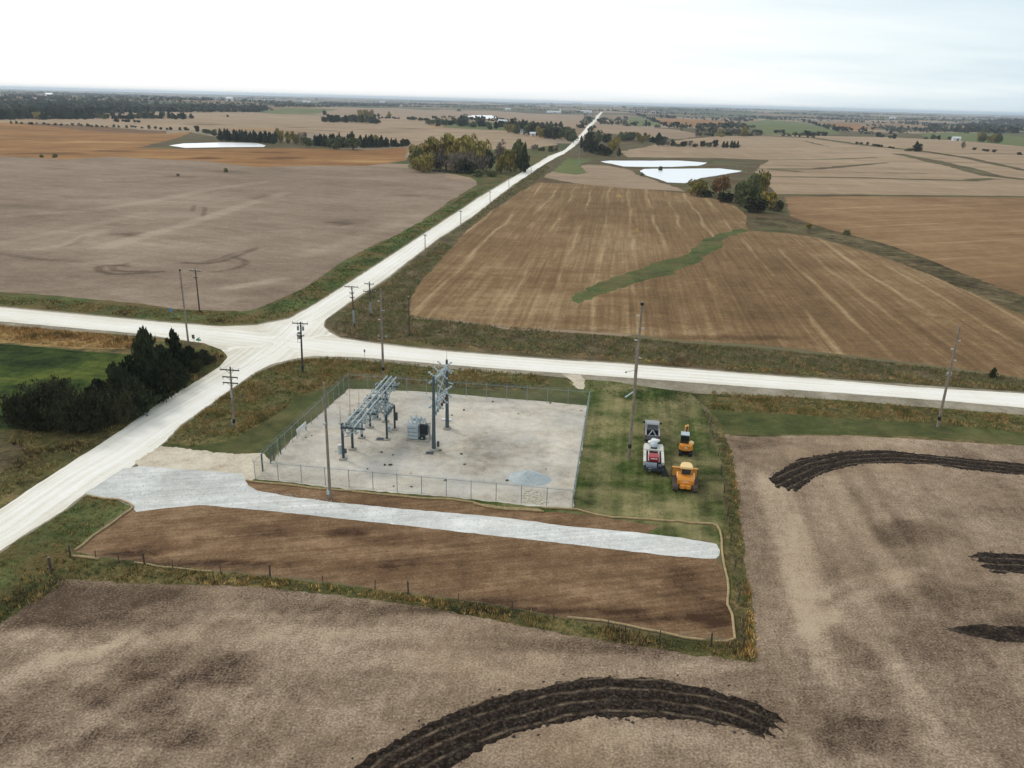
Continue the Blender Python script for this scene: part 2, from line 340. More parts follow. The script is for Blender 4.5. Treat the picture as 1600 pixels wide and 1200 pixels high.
reg('stubble_field', 'soy', [(-500, 1100), (0, 972), (25, 955), (75, 927), (100, 905), (225, 912), (400, 917), (575, 935), (725, 960), (900, 995), (1000, 1010), (1180, 1035), (1177, 965), (1165, 890), (1150, 765), (1141, 705), (1131, 677), (1319, 677), (1600, 692), (1900, 718), (2600, 790), ('w', 420, -100), ('w', 250, -320), ('w', -250, -320), ('w', -300, -60)], 'beige harvested bean field in the foreground, with black ploughed curves in it', 'field', .25)
reg('crop_field', 'soyfar', [(-600, 404), (0, 457), (75, 462), (150, 469), (225, 476), (270, 484), (375, 487), (400, 484), (445, 465), (482, 447), (500, 435), (540, 407), (587, 382), (625, 365), (665, 342), (700, 317), (732, 297), (747, 287), (735, 281), (710, 280), (697, 277), (695, 267), (635, 262), (575, 259), (475, 259), (400, 261), (325, 252), (250, 249), (175, 245), (100, 249), (0, 244), (-600, 222)], 'grey-beige bare field beyond the crossroad on the left', 'field', .8)
reg('corn_field', 'orange', [(-600, 222), (0, 244), (100, 249), (175, 245), (250, 249), (325, 252), (400, 261), (475, 259), (575, 259), (600, 256), (634, 251), (636, 231), (540, 235), (505, 232), (400, 231), (337, 231), (287, 232), (266, 228), (217, 231), (265, 219), (300, 207), (297, 205.5), (260, 209), (180, 200), (125, 196), (75, 193.5), (0, 191), (-600, 168)], 'orange corn stubble field round the long pond', 'field', 1)
reg('standing_corn', 'standcorn', [(22, 193), (90, 192.5), (140, 196), (180, 200), (220, 203), (260, 204.5), (259, 209), (220, 209), (170, 206.5), (120, 202), (60, 196.5)], 'brown strip of standing corn along the orange field', 'corn strip', 1)
reg('pond_bank', 'ditch', [(217, 230.5), (265, 219), (300, 206.5), (350, 216), (400, 219), (470, 221), (560, 231), (505, 232.5), (400, 231.5), (280, 233)], 'dull green bank of the long pond on the left', 'bank', 1)
reg('stubble_field', 'tan', [(-600, 164), (0, 187), (75, 186.5), (150, 185), (225, 186), (300, 185), (220, 179), (250, 176), (400, 177), (462, 180), (507, 182), (595, 186), (665, 191), (675, 200), (775, 202), (800, 208), (872, 225), (870, 232), (832, 255), (775, 235), (632, 226), (575, 220), (487, 206), (400, 200), (300, 203), (225, 201), (125, 195.5), (25, 192), (-600, 168)], 'pale tan field behind the dark cedar row', 'field', 1.5)
reg('stubble_field', 'pink', [(440, 176.5), (470, 171), (525, 167), (625, 169), (720, 174.5), (800, 176), (912, 180), (908, 196), (895, 203), (850, 196), (800, 187), (725, 181), (660, 188), (600, 184), (520, 180)], 'far tan and orange field in front of the white barns', 'field', 2)
reg('meadow', 'meadow', [(690, 199), (715, 191), (745, 189), (795, 192), (832, 199), (835, 208), (790, 204), (740, 202)], 'small green meadow by the far farmstead', 'meadow', 1)
reg('meadow', 'meadow', [(405, 176), (445, 169), (530, 171), (500, 177), (440, 178.5)], 'thin green pasture before the far left tree belt', 'meadow', 1)
# right side
reg('grass_land', 'ditch', [(800, 292), (860, 256), (900, 230), (925, 206), (960, 200), (1300, 203), (2300, 245), (2300, 640), (1600, 560), (1400, 480), (1150, 420), (1000, 320)], 'dull green and brown rough land on the right of the road', 'rough land', 1.5)
reg('stubble_field', 'tan', [(972, 236), (1010, 229), (1060, 219), (1120, 213), (1190, 212), (1270, 216), (1340, 226), (1460, 239), (1525, 250), (1600, 266), (2200, 325), (2200, 345), (1600, 306), (1375, 305), (1215, 304), (1200, 290), (1180, 268), (1200, 250), (1120, 247), (980, 246)], 'terraced tan fields behind the pair of ponds', 'field', 1.5)
reg('stubble_field', 'tan', [(1180, 210), (1270, 212), (1380, 214), (1470, 218), (1600, 228), (2200, 262), (2200, 300), (1600, 264), (1525, 248), (1460, 237.5), (1345, 225), (1275, 215)], 'pale tan field on the far right', 'field', 1.5)
reg('stubble_field', 'pink', [(930, 196), (985, 198), (1060, 203), (1100, 212), (1060, 217), (1000, 214), (930, 206)], 'grey-tan field on the slope right of the road', 'field', 1.5)
reg('corn_field', 'orange', [(1020, 184), (1065, 186), (1150, 191), (1120, 196), (1060, 199), (1035, 193)], 'far ochre field on the right slope', 'field', 1.5)
reg('meadow', 'meadow', [(981, 184), (1005, 182), (1030, 188), (1036, 195), (1000, 198), (982, 194)], 'bright green far pasture right of the road', 'meadow', 1.5)
reg('meadow', 'meadow', [(1150, 192), (1200, 187), (1258, 192), (1310, 206), (1312, 210), (1200, 210), (1180, 204)], 'olive far pasture on the right', 'meadow', 1.5)
reg('corn_field', 'orange', [(1292, 192), (1340, 194), (1378, 202), (1330, 204), (1310, 203)], 'far orange corn stubble on the right', 'field', 1.5)
reg('meadow', 'meadow', [(1440, 208), (1500, 207), (1600, 214), (2200, 232), (2200, 262), (1600, 229), (1500, 220), (1440, 214)], 'green far pasture at the right edge', 'meadow', 1.5)
reg('stubble_field', 'pink', [(842, 276), (862, 268), (917, 257), (950, 259), (985, 265), (1012, 277), (1072, 299), (1012, 296), (940, 291), (895, 286)], 'pinkish tan bare field left of the lower pond', 'field', 1)
reg('meadow', 'meadow', [(864, 258), (880, 247), (925, 250), (905, 257), (918, 270), (900, 273), (866, 269)], 'small green patch beside the road before the ponds', 'meadow', 1)
GT = 'narrow grass terraces between the tan fields'
for pts, w in (([(1200, 264), (1275, 264), (1330, 259), (1387, 254)], [12, 12, 10, 5]), ([(1120, 252), (1200, 250), (1287, 249), (1370, 246)], 7), ([(1190, 276), (1312, 277), (1425, 280), (1512, 282), (1555, 279)], [6, 7, 10, 12, 8]),
               ([(1400, 240), (1450, 250), (1500, 261), (1550, 275), (1600, 280), (1900, 300)], [10, 14, 17, 17, 15, 15]), ([(1180, 304), (1375, 305), (1600, 308), (1900, 322)], 5), ([(1255, 220), (1295, 229)], 6),
               ([(1270, 216), (1340, 226), (1400, 232), (1460, 239), (1525, 250), (1600, 266), (1800, 292)], 9), ([(1460, 239), (1600, 241), (1900, 258)], 6), ([(1240, 269), (1450, 271)], 3), ([(1060, 268), (1170, 262), (1250, 268)], 10)):
    reg('grass_strip', 'ditch', ribbon(pts, w), 'dark green grass terrace line across the tan fields', 'grass strip', 1, GT)
reg('ditch_bank', 'creek', ribbon([(1175, 345), (1240, 350), (1290, 362), (1340, 376), (1400, 394), (1455, 416), (1520, 444), (1600, 474), (1800, 545)], [26, 24, 20, 17, 15, 14, 14, 14, 14]), 'brown weedy ditch between the two corn stubble fields', 'ditch', 1)
reg('corn_field', 'cornr', [(1226, 307), (1400, 307), (1600, 309), (2300, 350), (2300, 660), (1600, 463), (1530, 437), (1460, 410), (1400, 386), (1325, 366), (1287, 356), (1235, 338)], 'reddish brown corn stubble field at the right edge', 'field', 1)
reg('corn_field', 'corn', [(837, 285), (900, 287), (975, 294), (1012, 296), (1075, 302), (1112, 310), (1150, 322), (1167, 337), (1165, 350), (1170, 360), (1225, 364), (1275, 371), (1325, 385), (1375, 400), (1450, 428), (1500, 450), (1550, 472), (1600, 493), (2300, 720), (2300, 660), (1900, 628), (1600, 590), (1506, 577), (1431, 567), (1300, 552), (1180, 538), (1067, 532), (992, 523), (880, 515), (800, 512), (712, 500), (650, 496), (637, 493), (640, 465), (650, 447), (670, 425), (700, 390), (737, 350), (800, 307)], 'brown corn stubble field with pale harvest rows behind the substation', 'field', .6)
reg('waterway', 'wway', [(887, 467), (900, 457), (950, 437), (1012, 415), (1082, 395), (1100, 375), (1125, 365), (1150, 360), (1163, 357), (1168, 361), (1140, 369), (1120, 388), (1087, 410), (1037, 432), (975, 447), (925, 465), (900, 475)], 'long green grass waterway crossing the corn stubble', 'grass waterway', 2.2)
reg('straw_patch', 'straw', [(962, 308), (966, 300), (972, 307), (968, 310)], 'small pale straw patch high in the corn field', 'straw patch', .3)
reg('straw_patch', 'straw', [(985, 361), (997, 355), (999, 363), (994, 364)], 'small pale straw patch in the middle of the corn field', 'straw patch', .3)
# ponds
def pond(poly, label, bank=12):
    c = np.mean([G(*p) for p in poly], 0); P = [np.array(G(*p)) for p in poly]
    B = [('w', *(c+(p-c)*(1+bank/np.linalg.norm(p-c)))) for p in P]
    if bank: reg('pond_bank', 'ditch', B, 'dark muddy rim of the '+label, 'bank', 1.5)
    reg('pond', 'water', poly, label, 'pond', .8)
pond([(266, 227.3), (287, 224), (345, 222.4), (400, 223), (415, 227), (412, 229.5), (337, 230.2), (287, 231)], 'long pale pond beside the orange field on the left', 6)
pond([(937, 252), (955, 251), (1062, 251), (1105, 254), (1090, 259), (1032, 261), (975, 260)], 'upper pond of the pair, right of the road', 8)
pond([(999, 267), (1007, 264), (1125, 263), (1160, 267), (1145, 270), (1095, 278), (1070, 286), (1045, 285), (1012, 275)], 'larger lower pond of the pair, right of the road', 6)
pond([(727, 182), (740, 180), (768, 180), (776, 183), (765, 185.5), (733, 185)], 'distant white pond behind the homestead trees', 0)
# left near
reg('verge', 'vergeg', [(-600, 404), (0, 456), (75, 461), (150, 468), (225, 475), (270, 483), (375, 486), (400, 483), (445, 464), (482, 446), (500, 434), (540, 406), (587, 381), (625, 364), (665, 341), (700, 316), (732, 296), (746, 287), (740, 279), (697, 270), (640, 263), (636, 250), (680, 236), (832, 232), (872, 226), (882, 240), (830, 272), (800, 292), (740, 340), (600, 440), (500, 505), (400, 512), (0, 485), (-600, 440)], 'green verge between the left field and the gravel roads', 'verge', .7)
reg('verge', 'bramble', [(480, 520), (590, 440), (637, 411), (687, 371), (737, 339), (800, 288), (850, 255), (900, 226), (905, 232), (870, 262), (837, 286), (800, 308), (737, 352), (702, 391), (672, 426), (652, 448), (642, 466), (639, 494), (650, 498), (712, 503), (800, 515), (880, 519), (992, 527), (1067, 536), (1180, 542), (1300, 556), (1431, 571), (1506, 581), (1600, 594), (1900, 632), (2600, 715), (2600, 760), (1900, 650), (1600, 626), (1180, 592), (700, 556)], 'brown weedy bank between the corn field and the gravel roads', 'verge', .8)
reg('verge', 'verge', [(-600, 470), (0, 500), (200, 520), (345, 540), (365, 558), (347, 575), (250, 632), (125, 715), (0, 795), (-400, 1090), (-900, 1300), (-1200, 800)], 'rough tan and green verge left of the gravel road', 'verge', .5)
reg('dry_grass', 'straw', [(-600, 486), (0, 509), (120, 517), (212, 528), (214, 545), (125, 545), (0, 535), (-600, 510)], 'orange dry grass above the dark pasture', 'dry grass', .8)
reg('pasture', 'pasture', [(-600, 515), (0, 537), (125, 548), (200, 553), (235, 560), (200, 600), (100, 665), (0, 672), (-600, 820)], 'dark green pasture behind the near cedars', 'pasture', .5)
reg('bare_patch', 'bramble', [(-400, 800), (0, 678), (42, 700), (20, 730), (-400, 930)], 'brown weedy corner at the left edge', 'weedy ground', .4)
reg('verge', 'verge', [(250, 697), (258, 684), (325, 632), (400, 582), (456, 562), (520, 556), (600, 563), (700, 573), (850, 584), (905, 590), (960, 592), (1000, 600), (1000, 640), (700, 640), (540, 612), (398, 712), (330, 706)], 'rough brown grass bank between the crossroad and the substation', 'verge', .5)
reg('verge', 'lawn', [(885, 596), (960, 594), (1086, 612), (1100, 640), (1130, 700), (1150, 820), (1135, 880), (1110, 845), (890, 825), (380, 765), (385, 745)], 'worn green lawn east of the substation where machines stand', 'lawn', .4)
reg('verge', 'verge', [(1070, 608), (1180, 615), (1300, 620), (1487, 635), (1600, 645), (2600, 720), (2600, 800), (1900, 722), (1600, 696), (1319, 680), (1140, 682), (1108, 640)], 'rough verge below the gravel road on the right', 'verge', .5)
reg('lawn', 'lawng', [(1108, 641), (1220, 647), (1350, 655), (1480, 664), (1600, 676), (2600, 780), (2600, 800), (1900, 722), (1600, 694), (1444, 682), (1319, 679), (1131, 679), (1122, 660)], 'smooth green strip along the top of the bean field', 'grass strip', .3)
reg('verge', 'verge', [(1106, 640), (1117, 660), (1128, 700), (1130, 800), (1130, 880), (1140, 950), (1150, 1003), (1070, 998), (887, 966), (725, 938), (587, 921), (400, 898), (180, 873), (115, 862), (85, 890), (25, 930), (-100, 985), (-100, 1010), (0, 973), (75, 928), (100, 905), (225, 912), (400, 917), (575, 935), (725, 960), (900, 995), (1000, 1010), (1180, 1035), (1177, 965), (1165, 890), (1152, 765), (1142, 705), (1132, 678), (1122, 655)], 'tall dry grass strip round the dirt lot along the bean field', 'grass strip', .5)
reg('verge', 'vergeg', [(135, 773), (0, 862), (-500, 1180), (-500, 1110), (0, 970), (60, 925), (112, 870), (125, 855), (160, 820), (190, 800), (205, 790), (180, 780)], 'green ditch bank between the gravel road and the dirt lot', 'verge', .4)
reg('lawn', 'lawng', [(257, 692), (300, 697), (360, 690), (420, 655), (452, 636), (462, 622), (502, 608), (543, 594), (600, 596), (680, 604), (760, 610), (842, 610), (858, 603), (862, 590), (880, 590), (892, 600), (920, 625), (919, 636), (700, 622), (545, 612), (398, 735), (392, 712), (335, 709), (250, 698)], 'dark mown grass strip outside the substation fence', 'lawn', .3)
reg('dirt_lot', 'dirt', [(205, 796), (250, 790), (310, 782), (400, 788), (600, 805), (800, 828), (975, 850), (1110, 866), (1127, 880), (1137, 925), (1146, 970), (1148, 1000), (1075, 994), (975, 978), (887, 965), (800, 950), (725, 937), (650, 926), (587, 920), (500, 907), (400, 896), (275, 885), (180, 872), (118, 862), (140, 842), (165, 822)], 'large graded brown dirt lot below the white gravel drive', 'dirt lot', .3)
reg('dirt_lot', 'dirt', [(384, 752), (436, 757), (509, 765), (596, 773), (680, 779), (740, 784), (800, 796), (900, 802), (1000, 817), (1030, 822), (1000, 840), (800, 820), (600, 800), (400, 775), (378, 762)], 'narrow brown dirt strip between the fence and the white drive', 'dirt strip', .3)
# gravel
reg('road_shoulder', 'shoulder', [(-600, 444), (0, 478), (75, 485), (175, 494), (270, 503), (345, 509), (400, 506), (452, 496), (500, 469), (575, 421), (662, 364), (750, 306), (800, 276), (812, 284), (800, 293), (737, 341), (687, 373), (640, 409), (606, 436), (542, 477), (508, 500), (508, 512), (531, 526), (569, 532), (606, 537), (700, 547), (880, 561), (974, 566.5), (1180, 583), (1300, 592), (1600, 613), (2600, 693), (2600, 735), (1900, 673), (1600, 648), (1487, 639), (1420, 634), (1300, 624), (1180, 618), (1086, 614.5), (1011, 604), (951, 595), (905, 592), (847, 587), (700, 577), (634, 570), (561, 563), (490, 559), (456, 564), (424, 572), (400, 584), (357, 613), (325, 637), (282, 667), (250, 699), (190, 745), (135, 773), (95, 802), (40, 837), (0, 863), (-500, 1200), (-900, 1350), (-900, 1230), (0, 800), (60, 760), (125, 717), (185, 678), (250, 632), (312, 596), (347, 573), (360, 557), (350, 544), (320, 534), (215, 525), (0, 508), (-600, 472)], 'dull grey shoulder along the white gravel roads', 'road shoulder', .35)
reg('gravel_road', 'road', [(-600, 447), (0, 480), (75, 487), (175, 496), (270, 505), (345, 510), (400, 508), (452, 498), (500, 471), (575, 423), (662, 366), (750, 308), (800, 278), (840, 254.5), (860, 242.5), (880, 235.5), (895, 222.5), (910, 206.5), (919, 195.5), (925, 191), (931, 181.5), (939, 174.5), (942, 175), (937, 181.5), (931, 190.5), (923, 200), (915, 212), (897, 229), (882, 240), (850, 257), (832, 270), (800, 290), (737, 339), (687, 371), (639, 407), (605, 434), (541, 475), (507, 500), (505, 510), (514, 519), (533, 528.5), (569, 534), (606, 539), (700, 549), (880, 563), (974, 568.5), (1180, 585), (1300, 594), (1431, 605), (1600, 615), (2600, 695), (2600, 722), (1900, 661), (1600, 637), (1487, 627), (1300, 613), (1180, 605), (1011, 592), (880, 583), (700, 570), (634, 564), (561, 558), (490, 556), (456, 561), (424, 569), (400, 581), (357, 611), (325, 634), (282, 664), (250, 697), (190, 742), (132, 771), (95, 799), (40, 834), (0, 860), (-500, 1190), (-900, 1340), (-900, 1245), (0, 796), (60, 756), (125, 714), (185, 675), (250, 629), (312, 593), (345, 571), (356, 557), (346, 546), (318, 536), (215, 521), (0, 502), (-600, 466)], 'white crushed limestone crossroad running to the horizon', 'gravel road', .22)
reg('gravel_pad', 'pad', [(398, 748), (436, 752), (509, 761), (584, 767), (660, 773), (737, 780), (815, 788), (894, 795), (905, 720), (919, 634), (847, 627), (754, 620), (660, 612), (545, 607), (470, 672)], 'pale packed gravel floor of the fenced substation', 'gravel pad', .45)
reg('gravel_apron', 'apron', [(210, 722), (250, 697), (282, 701), (335, 706), (370, 709), (410, 707), (425, 724), (400, 748), (385, 752), (340, 748), (220, 735)], 'cream rubble apron between the road and the substation gate', 'gravel apron', .6)
reg('gravel_apron', 'apron', [(878, 584), (908, 586), (914, 596), (912, 608), (900, 606), (893, 596)], 'small worn gravel entrance behind the substation', 'gravel entrance', .6)
reg('gravel_drive', 'drive', [(132, 771), (172, 745), (192, 732), (220, 728), (300, 734), (380, 740), (384, 750), (388, 758), (400, 766), (450, 775), (525, 785), (675, 799), (800, 810), (887, 822), (987, 831), (1062, 840), (1112, 848), (1120, 850), (1125, 860), (1124, 868), (1119, 873), (1109, 873), (1050, 869), (975, 860), (887, 850), (800, 840), (675, 826), (575, 815), (475, 804), (400, 796), (312, 789), (250, 795), (212, 800), (207, 792), (185, 782), (160, 779)], 'fresh white gravel drive curving past the substation fence', 'gravel drive', .17)
REG_ROAD = [q for q in REG if q['name'] == 'gravel_road'][0]; REG_ROAD['center'] = None; REG_ROAD['lines'] = [[G(*p) for p in L_] for L_ in ([(-600, 457), (0, 491), (175, 508), (345, 524), (420, 532), (520, 543), (700, 559.5), (880, 573), (1180, 595), (1600, 626), (2600, 708)], [(-900, 1290), (0, 828), (125, 742), (185, 708), (250, 663), (312, 628), (380, 585), (430, 545), (470, 505), (520, 473), (588, 429), (663, 375.5), (744, 323), (800, 284), (860, 249), (888, 232), (915, 206), (930, 186), (940, 175)])]
# ploughed strips
def plough(poly, center, label):
    r = reg('ploughed_strip', 'plough', poly, label, 'ploughed strip', .602); r['center'] = [G(*p) for p in center]
plough([(480, 1245), (549, 1200), (601, 1166), (669, 1129), (740, 1099), (781, 1084), (875, 1065), (931, 1057), (1025, 1061), (1100, 1073), (1137, 1085), (1175, 1097), (1207, 1112), (1232, 1132), (1212, 1128), (1227, 1145), (1200, 1136), (1217, 1157), (1190, 1146), (1208, 1163), (1182, 1152), (1162, 1140), (1125, 1134), (1100, 1127), (1025, 1119), (931, 1119), (856, 1134), (781, 1159), (725, 1189), (695, 1207), (640, 1245)], [(540, 1250), (620, 1190), (700, 1150), (780, 1120), (870, 1098), (940, 1088), (1025, 1090), (1100, 1101), (1150, 1114), (1215, 1140), (1300, 1180)], 'broad black ploughed curve across the bottom of the bean field')
plough([(1200, 747), (1219, 733), (1250, 716), (1319, 705), (1381, 703), (1444, 710), (1600, 725), (2200, 790), (2200, 815), (1600, 742), (1506, 733), (1459, 725), (1397, 724), (1350, 724), (1303, 735), (1275, 746), (1244, 769), (1238, 763), (1232, 768), (1224, 761), (1216, 764), (1209, 758)], [(1180, 775), (1220, 752), (1270, 729), (1320, 717), (1390, 713), (1455, 717), (1600, 733), (2200, 800)], 'black ploughed curve near the top of the right field')
plough([(1512, 870), (1537, 863), (1600, 866), (2000, 890), (2000, 925), (1600, 896), (1550, 895), (1558, 890), (1535, 886), (1546, 881), (1524, 876), (1533, 872)], [(1490, 872), (1560, 880), (1600, 881), (2000, 907)], 'short black ploughed strip entering from the right edge')
reg('damp_strip', 'damp', [(1478, 982), (1520, 976), (1600, 982), (1900, 1005), (1900, 1025), (1600, 1003), (1545, 998), (1500, 990)], 'dark damp soil strip low at the right edge', 'damp soil', .602)

# tone blobs: wetter or paler soil (cx, cy, rx, ry, value)
BL = [(160, 940, 170, 42, -.30), (80, 985, 90, 22, -.12), (200, 985, 80, 12, .12), (60, 1000, 90, 16, .14), (290, 1045, 120, 34, -.30), (210, 1090, 90, 40, -.2), (250, 1150, 110, 22, -.22), (110, 1040, 110, 26, .16), (60, 1160, 90, 26, -.12), (330, 955, 160, 18, .14), (480, 1000, 230, 26, .1), (640, 1030, 150, 22, .1), (900, 1008, 260, 14, -.24), (600, 950, 260, 9, -.2), (1060, 1045, 120, 14, .16), (1180, 1060, 60, 16, -.12),
      (1425, 832, 62, 24, -.30), (1190, 690, 60, 12, -.26), (1340, 1150, 80, 34, -.26), (1260, 1110, 120, 40, -.16), (1350, 1010, 70, 40, -.10), (1480, 935, 120, 24, -.16), (1590, 985, 90, 26, -.24), (1540, 800, 100, 12, -.1), (1400, 850, 90, 30, .0), (1300, 780, 30, 60, .08), (1500, 1100, 110, 40, .06), (1250, 880, 30, 90, .12), (1400, 690, 220, 8, .1), (1230, 700, 40, 20, .1), (1320, 770, 60, 16, -.08), (1470, 1050, 160, 20, .08), (800, 1180, 120, 30, .1), (1010, 1150, 140, 18, .12), (460, 1110, 120, 30, .06),
      (200, 366, 22, 4.5, -.45), (535, 348, 20, 4, -.4), (410, 310, 22, 4, -.28), (635, 307, 12, 2.5, -.35), (175, 307, 14, 3, -.2), (278, 276, 22, 2, -.3), (352, 268, 22, 2, -.3), (60, 330, 120, 18, -.16), (100, 430, 160, 16, -.12), (60, 400, 120, 10, -.1), (640, 345, 60, 12, .16), (400, 440, 60, 10, .1), (250, 385, 160, 9, .1), (120, 380, 120, 7, .08), (340, 425, 120, 20, -.02), (500, 270, 120, 6, -.08), (420, 460, 60, 14, -.1),
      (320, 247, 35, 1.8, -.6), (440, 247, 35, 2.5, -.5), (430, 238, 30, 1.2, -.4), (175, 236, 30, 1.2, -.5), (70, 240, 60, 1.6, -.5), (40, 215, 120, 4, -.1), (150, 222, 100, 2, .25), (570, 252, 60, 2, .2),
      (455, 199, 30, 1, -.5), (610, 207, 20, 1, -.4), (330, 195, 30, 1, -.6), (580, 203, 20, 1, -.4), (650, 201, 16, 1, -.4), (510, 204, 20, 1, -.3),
      (950, 400, 60, 60, .1), (1160, 440, 180, 60, -.08), (840, 470, 100, 22, .12), (1000, 518, 160, 8, .1), (1430, 560, 160, 8, -.05), (930, 330, 60, 20, -.08), (1300, 490, 120, 40, -.06), (760, 440, 50, 60, .08), (1150, 528, 120, 4, -.25), (930, 517, 60, 2, -.2),
      (500, 845, 60, 8, .14), (420, 830, 50, 9, -.25), (540, 833, 36, 8, -.3), (300, 835, 60, 7, .15), (220, 845, 60, 14, -.1), (700, 860, 90, 6, .12), (600, 880, 120, 6, -.15), (850, 955, 200, 8, -.35), (1000, 968, 120, 7, -.35), (1060, 920, 60, 30, -.16), (1110, 960, 40, 24, -.3), (1030, 910, 18, 4, .3), (800, 940, 140, 5, -.2), (300, 880, 160, 6, -.35), (200, 865, 60, 4, -.4), (700, 820, 160, 4, .12), (640, 845, 80, 6, -.1),
      (770, 700, 60, 22, -.18), (640, 706, 60, 12, -.16), (560, 730, 60, 8, .12), (800, 655, 60, 10, .08), (870, 700, 12, 50, .12), (880, 750, 14, 30, -.1), (700, 625, 100, 6, -.2), (620, 640, 30, 6, -.1), (500, 760, 120, 6, .1), (740, 765, 120, 8, .14), (600, 610, 60, 3, .15), (700, 660, 40, 8, .05), (840, 640, 60, 5, -.12), (470, 745, 40, 6, -.1),
      (1035, 800, 60, 20, .2), (960, 650, 26, 30, .24), (1060, 620, 40, 10, -.25), (930, 760, 16, 30, -.2), (1100, 770, 24, 40, -.3), (1050, 700, 30, 40, -.14), (1000, 790, 20, 30, .1), (1100, 830, 30, 8, -.3),
      (60, 560, 90, 10, -.2), (100, 590, 120, 14, .1), (160, 570, 40, 8, .15),
      (330, 820, 30, 6, .1), (270, 750, 50, 10, -.15), (330, 760, 60, 9, -.1), (560, 800, 60, 4, .2), (480, 790, 60, 3, .25), (900, 835, 160, 5, .15), (1100, 860, 20, 6, .12), (700, 815, 80, 5, .1)]
BW = []
for (cx, cy, rx, ry, v) in BL:
    a = np.array(G(cx-rx, cy)); b = np.array(G(cx+rx, cy)); c = np.array(G(cx, cy-ry)); d = np.array(G(cx, cy+ry)); o = np.array(G(cx, cy))
    ex = (b-a)/2; ey = (c-d)/2; BW.append((o, np.linalg.inv(np.array([ex, ey]).T), v))
def tone(x, y):
    t = np.zeros_like(x)
    for o, Mi, v in BW:
        u = (x-o[0])*Mi[0, 0]+(y-o[1])*Mi[0, 1]; w = (x-o[0])*Mi[1, 0]+(y-o[1])*Mi[1, 1]
        q = u*u+w*w+.35*np.sin(u*3.1+w*2.3+o[0])*np.sin(w*2.7-u+o[1]); t += v*(1-smooth(.25, 1.35, q))
    return t

TL = [([(-40, 392), (0, 380), (75, 365), (150, 350), (230, 332)], 4, .14), ([(160, 387), (205, 374), (250, 362), (312, 344), (360, 327), (400, 315), (450, 300)], 4.5, .24), ([(57, 390), (100, 384), (130, 370), (165, 358)], 3.5, .18), ([(0, 338), (137, 329), (250, 312), (320, 297), (420, 283)], 5, .16), ([(355, 451), (392, 444), (440, 436)], 3, .28), ([(470, 400), (540, 380), (620, 350)], 5, .14),
      ([(200, 416), (172, 414), (153, 417), (156, 424), (176, 428.5), (205, 428), (235, 425.5), (262, 424)], 1.5, -.38), ([(195, 413), (174, 416.5), (180, 422.5), (200, 424.5), (228, 423.5)], 1.3, -.34), ([(285, 410.5), (320, 412), (350, 407.5), (380, 396), (402, 387)], 1.6, -.34), ([(320, 409), (345, 404), (372, 393)], 1.4, -.28), ([(342, 424), (365, 420.5), (384, 413), (383, 407), (366, 402)], 1.5, -.3), ([(100, 385.5), (118, 380), (134, 369)], 1.6, -.22), ([(0, 396), (60, 405), (130, 409)], 2, -.16), ([(170, 285), (220, 283)], 3, -.2), ([(300, 330), (303, 322)], 1.2, -.3), ([(317, 338), (321, 325)], 1.2, -.3),
      ([(1195, 745), (1215, 810), (1235, 880), (1262, 960), (1290, 1040)], 1.8, .22), ([(1225, 760), (1250, 840), (1285, 930)], 1.5, .16), ([(1300, 745), (1340, 820), (1400, 900), (1440, 950)], 1.6, .20), ([(1330, 740), (1372, 800), (1410, 850)], 1.3, .14), ([(1240, 1000), (1330, 940), (1420, 900)], 1.2, .16), ([(1300, 960), (1380, 1010), (1430, 1080)], 1.4, .14), ([(1270, 930), (1345, 905), (1440, 890)], 1, .14),
      ([(-20, 1080), (60, 1040), (130, 1020), (230, 1010), (300, 985)], 1.6, .16), ([(40, 1180), (150, 1120), (260, 1060), (310, 1020)], 1.3, .16), ([(0, 1000), (50, 985), (90, 992)], 1.2, .2), ([(160, 1015), (205, 993), (222, 1000)], .9, .25), ([(420, 990), (560, 985), (720, 1000), (860, 1030)], 1.5, .12), ([(480, 1040), (620, 1030), (760, 1050)], 1.5, .1)]
TLW = [(np.array([G(*p) for p in P_]), w_, v_) for P_, w_, v_ in TL]
_tone0 = tone
def tone(x, y):
    t = _tone0(x, y)
    for P_, w_, v_ in TLW:
        best = np.full(len(x), 1e9)
        for i in range(len(P_)-1):
            p, q = P_[i], P_[i+1]; d = q-p; L2 = d@d; tt = np.clip(((x-p[0])*d[0]+(y-p[1])*d[1])/L2, 0, 1); best = np.minimum(best, np.hypot(x-p[0]-tt*d[0], y-p[1]-tt*d[1]))
        t += v_*(1-smooth(.25*w_, w_, best))
    return t
def dens(P, jit):
    out = []; n = len(P)
    for i in range(n):
        a = np.array(P[i], float); b = np.array(P[(i+1) % n], float); L = np.linalg.norm(b-a); m = (a+b)/2; D = max(30, np.hypot(*m))
        if m[1] < 0: st = 25
        else: st = (max(.55, D*.0085) if jit < .6 or jit > .61 else .28) if D < 260 else max(3, D*.013)
        k = max(1, int(L/st)); d = (b-a)/max(L, 1e-6); nr = np.array([-d[1], d[0]])
        for j in range(k):
            p = a+(b-a)*j/k
            s_ = max(1.2, D*.012); g = noise.noise(Vector((p[0]/s_, p[1]/s_, 3.7+jit)))*.55+.75*noise.noise(Vector((p[0]/s_*2.9, p[1]/s_*2.9, 9.1)))
            amp_k = .9 if jit > .601 and jit < .603 else 1; g2 = noise.noise(Vector((p[0]/(s_*7), p[1]/(s_*7), 1.3)))
            amp = jit*(.8 if D < 200 else min(4, .8*D/200)); q = p+nr*(g*amp*amp_k+g2*amp*.5)
            out.append((float(q[0]), float(q[1])))
    return out
